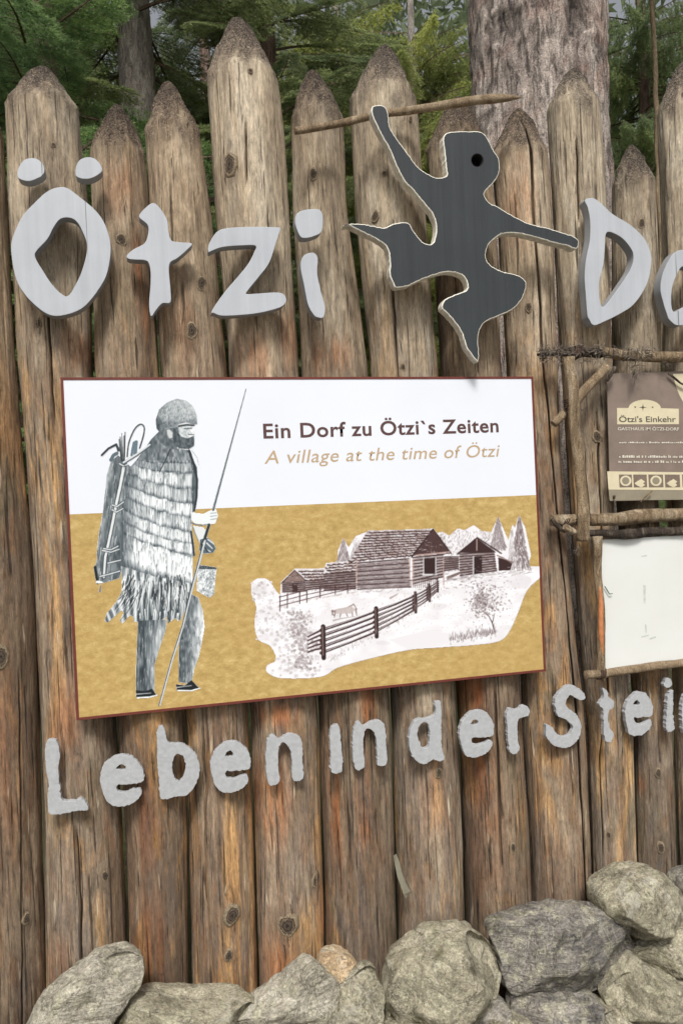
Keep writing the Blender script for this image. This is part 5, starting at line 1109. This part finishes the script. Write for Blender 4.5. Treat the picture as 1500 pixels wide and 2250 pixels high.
# big near trunk
TY = .95
xa = P(1040, 200, TY)[0]; xb = P(1318, 200, TY)[0]; xt = (P(1037, 0, TY)[0]+P(1316, 0, TY)[0])/2; zt = P(1180, 0, TY)[2]; z2 = P(1180, 200, TY)[2]
slope = (xt-(xa+xb)/2)/(zt-z2); rad = (xb-xa)/2
big = empty('pine_tree', ((xa+xb)/2, TY, 0), 'huge pinkish grey tree trunk with flaking bark close behind the logs', 'tree', None)
trunk('trunk', ((xa+xb)/2-slope*z2, TY, -.1), ((xa+xb)/2+slope*(7-z2), TY, 7.0), rad*1.04, rad*.86, M_BK1, big, 4, 200, .011, .017)
tr_ = big.children[0]; co_ = np.zeros(len(tr_.data.vertices)*3, np.float32); tr_.data.vertices.foreach_get('co', co_); co_ = co_.reshape(-1, 3); sc2 = np.zeros(len(co_))
for kx, ky, kr in ((1140, 14, .05), (1268, 45, .055), (1112, 205, .03), (1090, 120, .02)):
    c = P(kx, ky, TY-rad*.95)-np.array(big.location)
    d_ = np.hypot((co_[:, 0]-c[0]), (co_[:, 2]-c[2])*.75)*(1+.3*noise3(co_*30, 95)); g_ = np.exp(-(d_/kr)**2)*(co_[:, 1] < 0)
    sc2 = np.maximum(sc2, g_*(.65+.35*np.cos(d_/kr*9))); co_[:, 1] += g_*.030-np.exp(-((d_/kr-1.35)/.3)**2)*(co_[:, 1] < 0)*.014
tr_.data.vertices.foreach_set('co', co_.ravel()); fattr(tr_.data, 'scar', sc2); tr_.data.update()
for k_ in range(14):
    o = bpy.data.objects.new('branch', BR['spr'][k_ % 3]); COL.objects.link(o); o.parent = big; a = k_*2.4; o.location = (math.cos(a)*rad*.7, math.sin(a)*rad*.7, 5.6+k_*.1); o.rotation_euler = (0, .1, a); o.scale = (1.8,)*3
# left dark fir with low boughs
conifer('fir_tree', 'dark red-brown trunk at the upper left carrying deep green layered boughs', at(95, 50, 2.6), 2.6, .13, 7.0, 'fir', M_BK2, 21, 2.0, 5.6, 60, 1.25, GT, pitch=.05)
conifer('fir_tree', 'young fir with fresh green boughs right behind the left log tips', at(250, 200, 1.5), 1.55, .035, 3.15, 'fir', M_BK2, 24, 1.7, 3.0, 42, .62, GT, pitch=.05)
conifer('fir_tree', 'broad grey-brown trunk standing dim behind the green fir boughs', at(298, 100, 4.4), 4.4, .27, 9.0, 'dim', M_BK3, 31, 5.2, 8.8, 46, 1.7, GT)
conifer('fir_tree', 'shadowy conifer behind the tallest pointed log', at(590, 100, 4.2), 4.2, .12, 8.0, 'dim', M_BK2, 41, 1.8, 6.4, 70, 1.5, GT)
conifer('larch_tree', 'bright yellow-green feathery tree left of the huge trunk', at(905, 80, 4.6), 4.6, .08, 7.5, 'lar', M_BK3, 51, 1.6, 6.0, 190, 1.5, GT)
conifer('larch_tree', 'pale green feathery tree seen between two rounded log tips', at(740, 60, 6.6), 6.6, .09, 9.0, 'lar', M_BK3, 57, 2.0, 7.5, 140, 2.0, GT)
conifer('spruce_tree', 'grey-green spruce with hanging twigs right of the huge trunk', at(1440, 100, 4.2), 4.4, .10, 8.5, 'spr', M_BK2, 61, 1.5, 6.4, 180, 1.5, GT)
conifer('spruce_tree', 'second grey-green spruce at the upper right corner, further back', at(1640, 100, 5.4), 5.6, .12, 9.5, 'spr', M_BK2, 67, 1.5, 8.0, 100, 1.9, GT)
sap = empty('bare_sapling', (P(1445, 420, 1.6)[0], 1.6, 0), 'thin bare pale sapling stem in front of the grey-green spruce', 'tree')
s0 = P(1447, 450, 1.6); s1 = P(1430, 0, 1.6); dd_ = (s1-s0)/(s1[2]-s0[2])
tube('trunk', [s0-dd_*s0[2], s0, (s0+s1)/2+np.array([.01, 0, 0]), s1, s1+dd_*2.0], [.02, .016, .014, .012, .005], M_SPEAR, sap, rough=.12, step=.03)
for k_, (px, py, y_, r_, hh_) in enumerate(((450,100,8,.16,10),(30,100,7,.2,10),(-150,100,4,.18,9),(180,80,10,.2,12),(1900,100,6,.2,10))):
    conifer('fir_tree', ['slim dark fir between the dim broad trunk and the tallest log', 'dark fir behind the boughs at the upper left corner', 'dark fir standing beyond the left picture edge', 'dark fir deep in the wood behind the broad dim trunk', 'dark fir standing beyond the right picture edge'][k_], at(px, py, y_), y_, r_, hh_, 'dim', M_BK2, 80+k_, 1.5, hh_-.5, 60, 2.2, GT)
# far wood: one mass of foliage
NF = 90000
ang_ = RNG.uniform(-1.15, 1.15, NF); dist_ = RNG.uniform(11.5, 19, NF)
fx = np.sin(ang_+.24)*dist_; fy = np.cos(ang_+.24)*dist_; fz = RNG.random(NF)**.8*(12+2*np.sin(ang_*9)); cl = noise3(np.stack([fx*.9, fy*.9, fz*.7], 1), 90)
k_ = cl > -.35; fx, fy, fz = fx[k_], fy[k_], fz[k_]; n_ = len(fx); c3 = np.stack([fx, fy, fz], 1)
a3 = RNG.normal(size=(n_, 3)); a3 /= np.linalg.norm(a3, axis=1)[:, None]; b3 = np.cross(a3, RNG.normal(size=(n_, 3))); b3 /= np.linalg.norm(b3, axis=1)[:, None]; s3 = RNG.uniform(.08, .26, n_)[:, None]
V3 = np.stack([c3-a3*s3, c3+a3*s3*.9+b3*s3*.25, c3+b3*s3*.7], 1).reshape(-1, 3)
tag(link('far_wood', mesh_np('far_wood', V3, np.arange(n_*3).reshape(-1, 3), False), mat_leaf('far_wood_leaves', (.20, .25, .13), (.42, .47, .24), .6)), 'dense dark wood closing the view behind all the trees', kind='stuff')
